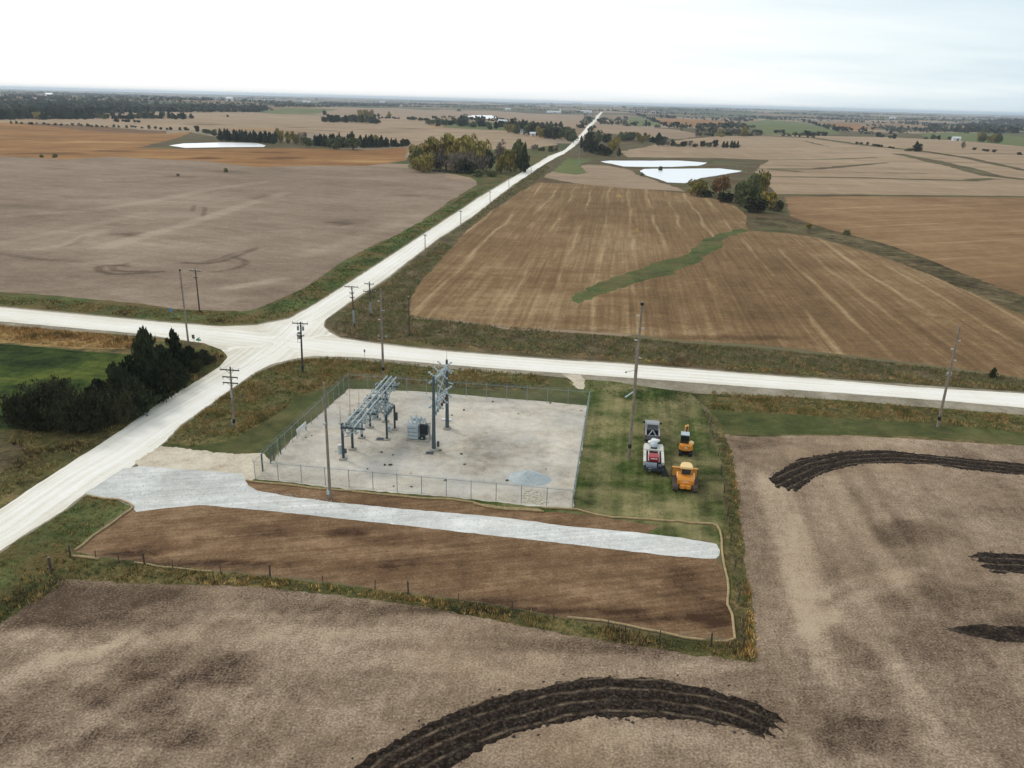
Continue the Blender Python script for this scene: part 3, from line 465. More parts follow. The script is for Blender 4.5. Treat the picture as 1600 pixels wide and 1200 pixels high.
def inpoly(x, y, P):
    P = np.asarray(P); ins = np.zeros(len(x), bool); bx = (x >= P[:, 0].min()) & (x <= P[:, 0].max()) & (y >= P[:, 1].min()) & (y <= P[:, 1].max())
    idx = np.nonzero(bx)[0]
    if len(idx) == 0: return ins
    X = x[idx]; Y = y[idx]; r = np.zeros(len(idx), bool); j = len(P)-1
    for i in range(len(P)):
        xi, yi = P[i]; xj, yj = P[j]
        if (yi > yj) != (False): pass
        c = ((yi > Y) != (yj > Y)); 
        if c.any(): r[c] ^= X[c] < (xj-xi)*(Y[c]-yi)/(yj-yi)+xi
        j = i
    ins[idx] = r; return ins

pts = []
rr = 38.0
while rr < 27000:
    st = .0105 if rr < 220 else (.016 if rr < 900 else .03)
    da = st*1.05
    n = int(R(88)/da)
    for i in range(n+1):
        a = -R(44)+R(88)*i/n
        a2 = a+random.uniform(-.3, .3)*da; r2 = rr*(1+random.uniform(-.3, .3)*st)
        pts.append((r2*math.sin(a2), r2*math.cos(a2)))
    rr *= 1+st
for k in range(26):      # coarse ring behind and at the sides
    r_ = 40*1.3**k
    if r_ > 27000: break
    for i in range(26):
        a = R(46)+R(268)*i/25; pts.append((r_*math.sin(a), r_*math.cos(a)))
pts.append((0, 0))
for P_, w_, v_ in TLW:
    for i in range(len(P_)-1):
        p, q = P_[i], P_[i+1]; L = np.linalg.norm(q-p); d = (q-p)/L; nr = np.array([-d[1], d[0]])
        for j in range(int(L/max(.5, w_*.6))):
            for o_ in (-1.05, -.4, .35, 1.0): c = p+d*(j*max(.5, w_*.6)+random.random()*.3)+nr*w_*o_; pts.append((float(c[0]), float(c[1])))
edges = []
for r_ in REG:
    D_ = dens(r_['P'], r_['jit']); r_['D'] = D_; n0 = len(pts); pts += D_; n = len(D_)
    edges += [(n0+i, n0+(i+1) % n) for i in range(n)]
import time; _t = time.time()
ov, oe, of, _a, _b, _c = delaunay_2d_cdt([Vector(p) for p in pts], edges, [], 0, 1e-3)
print('CDT', len(pts), len(of), round(time.time()-_t, 1))
V2 = np.array([(v.x, v.y) for v in ov]); FT = np.array([f for f in of if len(f) == 3])
C2 = V2[FT].mean(1); rid = np.full(len(FT), -1)
for i, r_ in enumerate(REG): rid[inpoly(C2[:, 0], C2[:, 1], r_['D'])] = i
VZ = hh(V2[:, 0], V2[:, 1]); VT = tone(V2[:, 0], V2[:, 1])
# passes of the combine: straight along the road heading on the right, bent round the turn in the foreground
_u = V2[:, 0]*math.cos(TH)-V2[:, 1]*math.sin(TH); _v = V2[:, 0]*math.sin(TH)+V2[:, 1]*math.cos(TH); _g = G(1175, 900); _ub = _g[0]*math.cos(TH)-_g[1]*math.sin(TH)
_c = G(930, 1420); _r = np.hypot(V2[:, 0]-_c[0], (V2[:, 1]-_c[1])*1.25)
def _n1(u): return (np.sin(u*.83+1)+np.sin(u*1.37+2.2)+np.sin(u*.41)+.7*np.sin(u*2.3+.5))/3.7
_wr = smooth(_ub-6, _ub+2, _u); _ne = (np.hypot(V2[:, 0], V2[:, 1]) < 210)
VT += _ne*(_wr*(.13*_n1(_u*.9+.25*np.sin(_v*.12)))+(1-_wr)*.10*_n1(_r*.95+.5*np.sin(_u*.11)))
# the standing corn is about two metres tall: real height, dropped at its rim
def submesh(name, fsel, matk, center=None, lines=None):
    f = FT[fsel]; used, inv = np.unique(f, return_inverse=True); f2 = inv.reshape(f.shape)
    v = np.column_stack([V2[used], VZ[used]])
    a, b, c = v[f2[:, 0]], v[f2[:, 1]], v[f2[:, 2]]
    nz = (b[:, 0]-a[:, 0])*(c[:, 1]-a[:, 1])-(b[:, 1]-a[:, 1])*(c[:, 0]-a[:, 0]); f2[nz < 0] = f2[nz < 0][:, ::-1]
    me = mesh_np(name, v, f2, GM[matk]); at = me.attributes.new('tone', 'FLOAT', 'POINT'); at.data.foreach_set('value', VT[used].astype(np.float32))
    me.polygons.foreach_set('use_smooth', np.ones(len(f2), bool))
    if center is not None:
        cp = np.array(center); best = np.full(len(v), 1e9); sg = np.zeros(len(v))
        for i in range(len(cp)-1):
            p, q = cp[i], cp[i+1]; d = q-p; L2 = d@d; t_ = np.clip(((v[:, :2]-p)@d)/L2, 0, 1); w = v[:, :2]-(p+t_[:, None]*d); dd = np.hypot(w[:, 0], w[:, 1])
            s = np.sign(d[0]*w[:, 1]-d[1]*w[:, 0]); m = dd < best; best[m] = dd[m]; sg[m] = s[m]
        at = me.attributes.new('across', 'FLOAT', 'POINT'); at.data.foreach_set('value', (best*sg).astype(np.float32))
    if lines is not None:
        best = np.full(len(v), 1e9); sg = np.zeros(len(v)); al = np.zeros(len(v))
        for cp in lines:
            cp = np.array(cp); s0 = 0
            for i in range(len(cp)-1):
                p, q = cp[i], cp[i+1]; d = q-p; L2 = d@d; t_ = np.clip(((v[:, :2]-p)@d)/L2, 0, 1); w = v[:, :2]-(p+t_[:, None]*d); dd = np.hypot(w[:, 0], w[:, 1])
                m = dd < best; best[m] = dd[m]; sg[m] = np.sign(d[0]*w[:, 1]-d[1]*w[:, 0])[m]; al[m] = (s0+t_*L2**.5)[m]; s0 += L2**.5
        for nm_, ar in (('across', best*sg), ('along', al)):
            at = me.attributes.new(nm_, 'FLOAT', 'POINT'); at.data.foreach_set('value', ar.astype(np.float32))
    return me
tag(link('ground', submesh('ground', rid == -1, 'far')), 'rolling distant farmland reaching the horizon', 'farmland', kind='structure')
for i, r_ in enumerate(REG):
    if not (rid == i).any(): continue
    o = link(r_['name'], submesh(r_['name'], rid == i, r_['mat'], r_.get('center'), r_.get('lines')))
    tag(o, r_['label'], r_['cat'], r_['group'], r_['kind'])
# ------------------------------------------------------------------ foliage
def leaf_mat(name, dark, light, alt=None, altf=.3):
    m = NM(name); tc = m.n('ShaderNodeTexCoord').outputs['Object']; oi = m.n('ShaderNodeObjectInfo').outputs['Random']
    n = m.noise(.22, 3, .6, tc); f = m.math('ADD', m.math('MULTIPLY', n, .7), m.math('MULTIPLY', m.attr('tint'), .5)); f = m.math('ADD', f, m.math('MULTIPLY', m.math('SUBTRACT', oi, .5), .35))
    c = m.ramp(f, [(.3, dark), (.85, light)])
    if alt: c = m.mix(m.ramp(m.noise(.35, 2, .5, tc), [(.5-altf*.4, (0, 0, 0, 1)), (.72-altf*.4, (1, 1, 1, 1))]), c, m.mix(f, tuple(v*.5 for v in alt[:3])+(1,), alt))
    m.col(c); m.b.inputs['Roughness'].default_value = .8; m.b.inputs['Specular IOR Level'].default_value = .03; return m.m
LM = dict(
 cedar=leaf_mat('cedar_foliage', (.011, .016, .009, 1), (.066, .076, .038, 1)),
 darkshrub=leaf_mat('dark_shrub_foliage', (.014, .016, .009, 1), (.072, .070, .038, 1)),
 olive=leaf_mat('olive_foliage', (.05, .055, .016, 1), (.30, .27, .085, 1), (.34, .26, .07, 1), .3),
 green=leaf_mat('green_foliage', (.03, .042, .018, 1), (.14, .155, .065, 1)),
 yellow=leaf_mat('yellow_autumn_foliage', (.18, .13, .03, 1), (.58, .41, .09, 1), (.11, .12, .04, 1), .35),
 rust=leaf_mat('rust_autumn_foliage', (.12, .055, .02, 1), (.38, .19, .07, 1), (.16, .13, .05, 1), .2),
 bare=leaf_mat('bare_twig_haze', (.06, .05, .036, 1), (.22, .18, .14, 1)))
bark = plain('grey_brown_bark', (.09, .07, .055, 1), .95, size=.3)
def crown(kind, seed, nleaf, leaf):
    r = np.random.default_rng(seed); P = np.zeros((nleaf, 3)); O = np.zeros((nleaf, 3))
    if kind in ('cone', 'spray'):
        nb = 150 if kind == 'cone' else 110; zb = r.random(nb)**1.35*.96+.02; tb = r.random(nb)*2*np.pi
        if kind == 'cone': pr = (1-zb)**.8*(.80+.2*np.sin(tb*3+zb*7+seed))*r.uniform(.55, 1.25, nb)+.02; rise = .12+.08*(1-zb)
        else: zb = r.random(nb)*.55; pr = r.uniform(.45, 1.05, nb)*(1-.3*zb); rise = r.uniform(.1, .52, nb)
        w = r.integers(0, nb, nleaf); t = r.random(nleaf)**.6; q = pr[w]*t; sp = (.04+.08*t)*((1.08-zb[w]) if kind == 'cone' else 1)
        P[:, 0] = q*np.cos(tb[w])+r.normal(size=nleaf)*sp*.8; P[:, 1] = q*np.sin(tb[w])+r.normal(size=nleaf)*sp*.8; P[:, 2] = zb[w]+rise[w]*t*t+r.normal(size=nleaf)*.022; P[:, 2] = np.maximum(P[:, 2], .01); P[:, 2] = np.where(P[:, 2] > .8, .8+(P[:, 2]-.8)*.7, P[:, 2])
        if kind == 'cone':
            for k in range(r.integers(1, 4)):
                s_ = r.random(nleaf) < .05; a = r.random()*6.28; m_ = s_.sum(); hz = r.uniform(.7, .95); tt = r.random(m_); o_ = r.uniform(.15, .42)
                P[s_, 0] = o_*np.cos(a)+.09*(1-tt)*r.normal(size=m_); P[s_, 1] = o_*np.sin(a)+.09*(1-tt)*r.normal(size=m_); P[s_, 2] = .45+(hz-.45)*tt
        O = np.column_stack([P[:, 0], P[:, 1], np.full(nleaf, .9)])
    else:
        nl = 15 if kind == 'round' else 10; lo = .08 if kind == 'round' else .16
        c = np.zeros((nl, 3)); rad = np.zeros(nl)
        for k in range(nl):
            a = r.random()*6.28; q = .62*np.sqrt(r.random()); c[k] = (q*np.cos(a), q*np.sin(a), r.uniform(lo+.12, .78) if kind == 'round' else r.uniform(.15, .62)); rad[k] = r.uniform(.26, .42)
        w = r.integers(0, nl, nleaf); d = r.normal(size=(nleaf, 3)); d /= np.linalg.norm(d, axis=1)[:, None]; d[:, 2] = np.where(r.random(nleaf) < .45, np.abs(d[:, 2]), d[:, 2])
        q = rad[w]*(.55+.5*r.random(nleaf)**.5); P = c[w]+d*q[:, None]*np.array([1, 1, .62]); P[:, 2] = np.clip(P[:, 2], .03 if kind != 'round' else .1, 1.05); O = d
    O = O/np.linalg.norm(O, axis=1)[:, None]+r.normal(size=(nleaf, 3))*.75; O /= np.linalg.norm(O, axis=1)[:, None]
    u = np.cross(O, r.normal(size=(nleaf, 3))); u /= np.linalg.norm(u, axis=1)[:, None]; v = np.cross(O, u)
    s = leaf*(.55+.9*r.random(nleaf))[:, None]
    if kind in ('cone', 'spray'):      # upward sprays
        up = np.column_stack([P[:, 0]*.8, P[:, 1]*.8, np.full(nleaf, 1.)])+r.normal(size=(nleaf, 3))*.35; up /= np.linalg.norm(up, axis=1)[:, None]
        sd_ = np.cross(up, r.normal(size=(nleaf, 3))); sd_ /= np.linalg.norm(sd_, axis=1)[:, None]
        V = np.stack([P-sd_*s*.6, P+sd_*s*.6, P+up*s*np.array([1.2, 1.2, 1.1])], 1).reshape(-1, 3); Fc = np.arange(nleaf*3).reshape(-1, 3)
    else:
        V = np.stack([P-u*s, P-v*s*.7, P+u*s, P+v*s*.7], 1).reshape(-1, 3); Fc = np.arange(nleaf*4).reshape(-1, 4)
    return V, Fc, r.random(nleaf)
def crown_mesh(name, kind, seed, nleaf, leaf, mat):
    V, Fc, t_ = crown(kind, seed, nleaf, leaf); me = mesh_np(name, V, Fc, mat); a = me.attributes.new('tint', 'FLOAT', 'FACE'); a.data.foreach_set('value', t_.astype(np.float32)); return me
def trunk_mb(seed, kind):
    r = random.Random(seed); m = MB()
    if kind in ('cone', 'spray'): return m.tube((0, 0, -.02), (0, 0, .8), .05, .012, 6)
    m.tube((0, 0, -.02), (0, 0, .35), .06, .042, 7); m.tube((0, 0, .35), (.03, .02, .8), .042, .012, 6)
    for k in range(5):
        a = r.random()*6.28; z = r.uniform(.22, .45); q = r.uniform(.35, .6); m.tube((0, 0, z), (q*math.cos(a), q*math.sin(a), z+r.uniform(.2, .35)), .026, .007, 5)
    return m
import re
WORD = dict(cedar='dark cedar', dark='dark tree', green='green tree', olive='olive tree', bare='bare grey tree', bush='green bush', drybush='dry grey bush')
ORD = 'first second third fourth fifth sixth seventh eighth ninth tenth eleventh twelfth thirteenth fourteenth fifteenth sixteenth seventeenth eighteenth nineteenth twentieth'.split()
PROTO = {}
def protos(key, kind, mat, n, nleaf, leaf):
    L = []
    for i in range(n):
        cm = crown_mesh('crown', kind, hash(key) % 91+i*7 if False else sum(map(ord, key))+i*7, nleaf, leaf, LM[mat]); tb = trunk_mb(i+3, kind).build('trunk', bark); tm = tb.data; bpy.data.objects.remove(tb); L.append((cm, tm))
    PROTO[key] = L
# near: many small leaves; mid and far: fewer, larger ones
for key, kind, mat, n, nl, lf in (('cedar_near', 'cone', 'cedar', 5, 8000, .055), ('shrub_near', 'spray', 'darkshrub', 3, 7000, .050), ('cedar', 'cone', 'cedar', 3, 900, .13), ('dark', 'round', 'darkshrub', 2, 1000, .085), ('olive', 'round', 'olive', 3, 1500, .070), ('green', 'round', 'green', 3, 1500, .070),
                                  ('yellow', 'round', 'yellow', 2, 1500, .065), ('rust', 'round', 'rust', 1, 1400, .055), ('bare', 'round', 'bare', 2, 1100, .045), ('bush', 'bush', 'green', 2, 500, .10), ('drybush', 'bush', 'bare', 1, 400, .10)):
    protos(key, kind, mat, n, nl, lf)
NAME = dict(cedar_near='cedar_tree', cedar='cedar_tree', shrub_near='shrub', dark='broadleaf_tree', olive='broadleaf_tree', green='broadleaf_tree', yellow='autumn_tree', rust='autumn_tree', bare='bare_tree', bush='bush', drybush='bush')
CAT = dict(cedar_tree='tree', shrub='shrub', broadleaf_tree='tree', autumn_tree='tree', bare_tree='tree', bush='bush')
def tree(key, x, ybase, ytop, wpx, label, group=None):
    b = G3(x, ybase); tp = TOP(b, x, ytop); h = max(.6, tp.z-b.z); w = wpx*px_size(b)/2
    nm = NAME[key]; cm, tm = random.choice(PROTO[key]); e = empty(nm, b-Vector((0, 0, .1)), label, CAT[nm], group, random.random()*6.28)
    e.scale = (w/.95, w/.95, h)
    c = link('crown', cm, e); k = link('trunk', tm, e); return e
def row(p0, p1, n, hpx, wpx, keys, label, group, jx=.4, jy=.6):
    mm = re.search(r' (in|on|at|before|behind|beside|right|left|running|with) ', label); tail = label[mm.start()+1:]
    for i in range(n):
        f = (i+.5)/n; x = p0[0]+(p1[0]-p0[0])*f+random.uniform(-jx, jx)*(p1[0]-p0[0])/n; y = p0[1]+(p1[1]-p0[1])*f+random.uniform(-jy, jy)
        h = random.uniform(*hpx); k = random.choice(keys); w_ = WORD[k]; sm = 'small ' if hpx[1] < 6 else ''
        lb = ('%s %s from left, %s' % (ORD[i], 'tree' if len(keys) > 1 else w_, tail)) if n <= 20 else sm+w_+' '+tail
        if len(lb.split()) > 16: lb = ' '.join(lb.split()[:4])+' '+' '.join(tail.split()[:9]); print('LONG', lb)
        tree(k, x, y, y-h, random.uniform(*wpx), lb, group)
# near left cedars and shrubs
g = 'dark cedars along the west side of the gravel road'; gs = 'dark shrubs at the lower end of the cedar row'
for (k, x, yb, yt, w, lb) in (('cedar_near', 234, 604, 515, 65, 'tallest dark cedar in the row beside the gravel road'), ('cedar_near', 277, 588, 516, 42, 'slender spire-topped dark cedar beside the tall wooden pole'),
        ('cedar_near', 257, 596, 540, 57, 'dark cedar between the tallest one and the spire-topped one'), ('cedar_near', 298, 576, 541, 50, 'bushy cedar nearest the green street sign'), ('cedar_near', 318, 566, 546, 37, 'smallest cedar at the road corner end of the row'),
        ('cedar_near', 208, 618, 558, 67, 'broad cedar just left of the tallest one'), ('cedar_near', 186, 632, 568, 65, 'dark cedar in the middle of the row, pasture behind it'), ('cedar_near', 216, 648, 589, 67, 'low cedar standing in front of the row beside the road bank'), ('cedar_near', 276, 605, 562, 55, 'low cedar in front of the spire-topped one'), ('cedar_near', 246, 628, 574, 60, 'low dark cedar in front of the tallest one'),
        ('cedar_near', 160, 655, 594, 70, 'wide cedar where the cedar row meets the dark shrubs')):
    tree(k, x, yb, yt, w, lb, g)
for i_, (x, yb, yt, w) in enumerate(((206, 646, 612, 44), (230, 630, 598, 42), (254, 613, 584, 40), (278, 598, 568, 38), (300, 582, 558, 34), (318, 570, 552, 26))):
    tree('shrub_near', x, yb, yt, w, ORD[i_]+' low shrub from left at the front foot of the cedars', 'low shrubs at the foot of the cedars')
for (x, yb, yt, w, lb) in ((36, 666, 606, 62, 'leftmost dark shrub by the edge of the pasture'), (72, 672, 598, 66, 'second dark shrub from the left edge'), (108, 676, 602, 62, 'round dark shrub in the middle of the low shrubs'), (140, 674, 604, 58, 'dark shrub between the middle one and the cedars'), (186, 662, 606, 56, 'dark shrub in front of the cedars, nearest the gravel road'), (88, 650, 588, 60, 'dark shrub behind the others against the pasture')):
    tree('shrub_near', x, yb, yt, w, lb, gs)
# grove on the left of the straight road
g = 'autumn grove on the left of the straight gravel road'
for (k, x, yb, yt, w) in (('olive', 652, 264, 224, 42), ('olive', 672, 266, 214, 52), ('olive', 697, 266, 209, 54), ('olive', 722, 267, 209, 54), ('olive', 746, 268, 218, 46), ('green', 660, 266, 232, 36), ('bare', 688, 268, 232, 36), ('bare', 712, 270, 234, 38), ('bare', 736, 270, 236, 34), ('green', 760, 268, 232, 30), ('olive', 662, 269, 238, 40), ('dark', 728, 271, 248, 40), ('bare', 755, 271, 240, 28), ('bare', 782, 262, 217, 28), ('green', 806, 268, 218, 30), ('olive', 816, 266, 224, 22)):
    lb = {'olive': 'broad olive-green tree in the roadside grove', 'green': 'green tree in the roadside grove', 'bare': 'half-bare grey-brown tree in the roadside grove', 'dark': 'low dark tree at the front foot of the roadside grove'}[k]; tree(k, x, yb, yt, w, lb, g)
tree('yellow', 783, 271, 240, 24, 'yellow tree at the front right of the roadside grove', g); tree('yellow', 797, 270, 232, 26, 'larger orange-yellow tree at the right of the roadside grove', g)
tree('cedar', 819, 270, 228, 18, 'dark cedar at the right end of the roadside grove', g); tree('bush', 747, 276, 262, 26, 'round green bush before the roadside grove'); tree('bush', 768, 276, 264, 18, 'small dark bush at the grove corner by the road')
# long cedar row behind the left pond
g = 'cedar row behind the long pond'
row((342, 219), (402, 223), 17, (13, 18), (9, 13), ['cedar'], 'dark cedar in the left part of the pond tree row', g)
row((405, 223), (432, 225), 8, (15, 19), (9, 13), ['cedar'], 'dark cedar in the middle of the pond tree row', g)
row((490, 228), (545, 231), 14, (15, 21), (10, 14), ['cedar'], 'dark cedar in the right half of the pond tree row', g)
row((562, 231), (604, 230), 10, (12, 19), (10, 14), ['cedar'], 'dark cedar right of the round green trees in the row', g)
row((604, 230), (640, 229), 8, (7, 13), (7, 10), ['cedar', 'dark'], 'small dark tree at the right end of the pond tree row', g)
for (k, x, yb, yt, w, lb) in (('dark', 308, 206, 196, 11, 'round dark tree at the left end of the pond tree row'), ('green', 322, 210, 201, 16, 'low green tree left of the cedar row behind the pond'), ('green', 334, 213, 202, 14, 'green tree touching the left end of the cedars'), ('olive', 438, 224, 199, 13, 'tall olive tree among the cedars behind the pond'), ('yellow', 450, 225, 204, 14, 'pale yellow tree among the cedars behind the pond'), ('olive', 462, 226, 204, 15, 'olive autumn tree in the middle of the pond tree row'), ('bare', 474, 226, 204, 15, 'half-bare tree in the middle of the pond tree row'),
        ('dark', 550, 230, 204, 15, 'tall round dark tree above the round green trees'), ('green', 479, 231, 213, 20, 'round green tree before the cedars, left one'), ('green', 522, 233, 213, 32, 'broad round green tree at the front of the row'), ('green', 552, 234, 215, 36, 'broadest round green tree at the front of the row'), ('olive', 586, 230, 210, 16, 'olive tree in the right part of the row')):
    tree(k, x, yb, yt, w, lb, g)
# field singles on the left
tree('bush', 353, 269, 261, 9, 'lone round bush in the grey-beige field'); tree('drybush', 278, 276, 270, 6, 'tiny dark bush left of the lone round bush'); tree('bush', 86, 246, 239, 11, 'small dark bush on the edge of the orange field'); tree('bush', 65, 246, 240, 7, 'smaller dark bush at the orange field edge')
tree('dark', 356, 183, 179, 4, 'lone dark tree far in the pale tan field'); tree('dark', 507, 180, 172, 8, 'round dark tree before the far green belt')
row((176, 190), (218, 191), 7, (3, 5), (5, 8), ['dark'], 'small dark bush in the pale tan field clump', 'bush clump in the pale tan field')
row((16, 193), (300, 204), 34, (2.5, 6.5), (3.5, 8), ['bush', 'drybush', 'dark', 'green'], 'small bush on the fence line above the orange field', 'bushes on the orange field fence line', .5, .4)
# cedar mass far left
g = 'dark cedar wood at the far left'
row((-4, 187), (150, 186), 30, (10, 17), (9, 14), ['cedar', 'cedar', 'dark'], 'dark cedar in the far left wood', g, .5, 1)
row((-4, 181), (155, 177), 26, (8, 13), (10, 14), ['cedar', 'dark', 'dark'], 'dark tree in the back of the far left wood', g, .5, 1)
row((150, 186), (300, 186), 26, (6, 12), (8, 12), ['cedar', 'dark', 'dark', 'green'], 'dark tree in the belt running right from the far left wood', g, .5, 1)
tree('olive', 62, 187, 174, 26, 'broad olive tree before the far left cedar wood', g)
# mid belt
g = 'tree clump in the middle of the pale tan field'
row((502, 190), (594, 193), 16, (7, 13), (10, 16), ['dark', 'green', 'dark', 'cedar'], 'dark tree in the clump in the pale tan field', g, .5, .8)
for (x, w) in ((563, 13), (573, 12), (580, 9)): tree('olive', x, 186, 170.5, w, 'tall pale olive tree behind the dark clump', g)
tree('olive', 608, 184, 174, 9, 'lone olive tree right of the tan field clump')
row((585, 185), (626, 186), 8, (2.5, 4), (4, 7), ['dark'], 'small dark tree on the hedge right of the clump', g)
row((636, 187), (670, 189), 8, (4, 6), (6, 9), ['dark', 'green'], 'dark tree in the hedge left of the homestead wood', 'homestead wood')
row((668, 194), (800, 202), 26, (6, 12), (9, 15), ['dark', 'green', 'cedar'], 'dark tree in the homestead wood left of the road', 'homestead wood', .5, 2.5)
row((712, 188), (800, 189), 14, (3, 6), (6, 9), ['cedar', 'dark'], 'small dark tree in front of the distant white pond', 'homestead wood', .5, .6)
row((792, 205), (900, 222), 22, (13, 22), (13, 20), ['green', 'dark', 'cedar', 'dark', 'olive'], 'dark tree in the farmstead wood left of the road', 'farmstead wood beside the road', .5, 2.5)
row((800, 196), (880, 198), 12, (5, 8), (8, 11), ['cedar', 'dark'], 'dark tree behind the farmstead roofs', 'farmstead wood beside the road', .5, 1)
row((826, 236), (878, 236), 6, (8, 12), (8, 13), ['bare', 'bush', 'drybush'], 'grey bush on the left verge below the farmstead', 'bushes below the farmstead', .5, 2)
# right of the road
g = 'wood at the right of the road by the upper pond'
for (k, x, yb, yt, w) in (('dark', 915, 238, 214, 18), ('dark', 925, 241, 216, 20), ('olive', 928, 238, 219, 22), ('dark', 940, 243, 224, 22), ('olive', 959, 238, 212, 22), ('dark', 950, 244, 230, 18), ('cedar', 967, 244, 232, 10), ('dark', 920, 228, 205, 18), ('green', 935, 226, 206, 18), ('dark', 948, 224, 208, 16), ('cedar', 908, 232, 214, 10)):
    lb = {'dark': 'dark tree in the wood right of the road before the ponds', 'olive': 'olive tree in the wood right of the road before the ponds', 'cedar': 'small cedar in the wood right of the road before the ponds', 'green': 'green tree at the back of the wood before the ponds'}[k]; tree(k, x, yb, yt, w, lb, g)
row((966, 219), (1038, 223), 13, (9, 15), (11, 16), ['dark', 'green', 'cedar', 'olive'], 'dark tree in the belt behind the upper pond', 'belt behind the upper pond', .5, 2)
row((1025, 228), (1120, 230), 17, (5, 12), (8, 12), ['dark', 'bare', 'dark', 'green'], 'dark tree in the row on the tan field behind the ponds', 'tree row behind the ponds', .5, .7)
row((1128, 231), (1155, 231.5), 5, (9, 12), (7, 9), ['cedar'], 'dark cedar at the right end of the row behind the ponds', 'tree row behind the ponds', .3, .2)
row((1085, 213), (1190, 211), 16, (4, 10), (8, 13), ['green', 'olive', 'dark', 'bare'], 'tree in the olive belt above the terraced fields', 'olive belt above the terraced fields', .5, 1.5)
tree('olive', 1162, 213, 197, 16, 'tall olive tree in the belt above the terraced fields')
row((1030, 184), (1056, 185), 6, (4, 6), (5, 8), ['dark'], 'far dark tree beside the ochre field', 'far trees by the ochre field'); row((995, 180), (1038, 196), 10, (4, 7), (5, 9), ['dark', 'cedar'], 'far dark tree on the edge of the bright green pasture', 'far trees by the green pasture')
row((1130, 191), (1180, 186), 5, (4, 6), (5, 8), ['dark', 'bare'], 'far tree before the olive pasture on the right', 'far trees by the olive pasture'); row((1255, 190), (1312, 206), 12, (4, 6), (6, 9), ['dark', 'cedar'], 'far dark tree on the hedge between pasture and orange field', 'hedge by the far orange field', .5, .5)
row((1207, 207), (1225, 208), 3, (4, 6), (7, 9), ['dark'], 'far dark tree at the left of the pasture hedge', 'far pasture hedge trees'); row((1240, 212), (1292, 213), 6, (5, 9), (9, 13), ['dark', 'green'], 'dark tree in the far hedge above the tan field', 'far pasture hedge trees')
row((1335, 224), (1400, 233), 8, (2.5, 5.5), (5, 8), ['dark'], 'small dark bush on the long fence line of the tan field', 'fence line bushes on the tan field', .5, .4)
tree('cedar', 1431, 237, 222, 13, 'large dark tree on the fence line of the right tan field'); tree('dark', 1434, 237, 224, 14, 'dark tree beside the large one on the fence line'); tree('bush', 1419, 236, 230, 14, 'low bush left of the large fence line tree')
row((1365, 214), (1400, 217), 4, (5, 9), (8, 12), ['dark', 'green'], 'dark tree in the hedge right of the far orange field', 'hedge right of the far orange field'); row((1440, 218), (1490, 219), 4, (4, 9), (7, 10), ['dark', 'green'], 'dark tree in front of the pasture by the white shed', 'trees by the white shed')
tree('bare', 1504, 233, 219, 9, 'thin grey tree in the far right tan field'); row((1520, 234), (1560, 238), 4, (3, 5), (7, 10), ['dark'], 'dark bush right of the thin grey tree', 'dark bushes by the thin grey tree', .3, .4); tree('dark', 1592, 242, 237, 10, 'dark bush at the right frame edge')
row((1525, 222), (1565, 224), 5, (12, 18), (14, 18), ['olive', 'green'], 'broad olive tree in the clump near the right edge', 'olive clump at the far right'); row((1530, 192), (1600, 193), 6, (4, 8), (6, 12), ['dark'], 'dark tree on the far right ridge', 'far right ridge trees')
# trees by the lower pond
g = 'autumn trees below the lower pond'
for (k, x, yb, yt, w, lb) in (('olive', 1089, 306, 280, 36, 'pale olive bushy tree below the lower pond'), ('rust', 1124, 306, 273, 34, 'rust-red tree below the lower pond'), ('green', 1168, 320, 270, 42, 'tall green tree below the lower pond'), ('olive', 1184, 316, 266, 34, 'tallest olive-brown tree below the lower pond'), ('green', 1157, 322, 286, 30, 'green tree at the left front of the tall pair'), ('yellow', 1202, 328, 298, 34, 'orange-yellow tree right of the tall green pair'), ('dark', 1217, 331, 311, 18, 'low dark tree at the right end of the pond trees'), ('dark', 1182, 332, 308, 40, 'dark undergrowth tree before the tall pair'),
        ('dark', 1135, 316, 300, 30, 'dark bush under the rust-red tree'), ('dark', 1105, 308, 296, 26, 'dark bush between the pale olive and rust trees'), ('green', 1172, 330, 305, 26, 'round green bush before the tall pair')): tree(k, x, yb, yt, w, lb, g)
tree('yellow', 1264, 357, 348, 11, 'small yellow bush on the grass waterway'); tree('bush', 1323, 366, 357, 14, 'small green bush on the grass waterway'); tree('bush', 1032, 266, 258, 9, 'dark round bush on the dam between the two ponds'); tree('bush', 1003, 275, 268, 6, 'tiny bush on the left corner of the lower pond'); tree('cedar', 1551, 590, 575, 16, 'small green cedar in the weedy bank at the right')
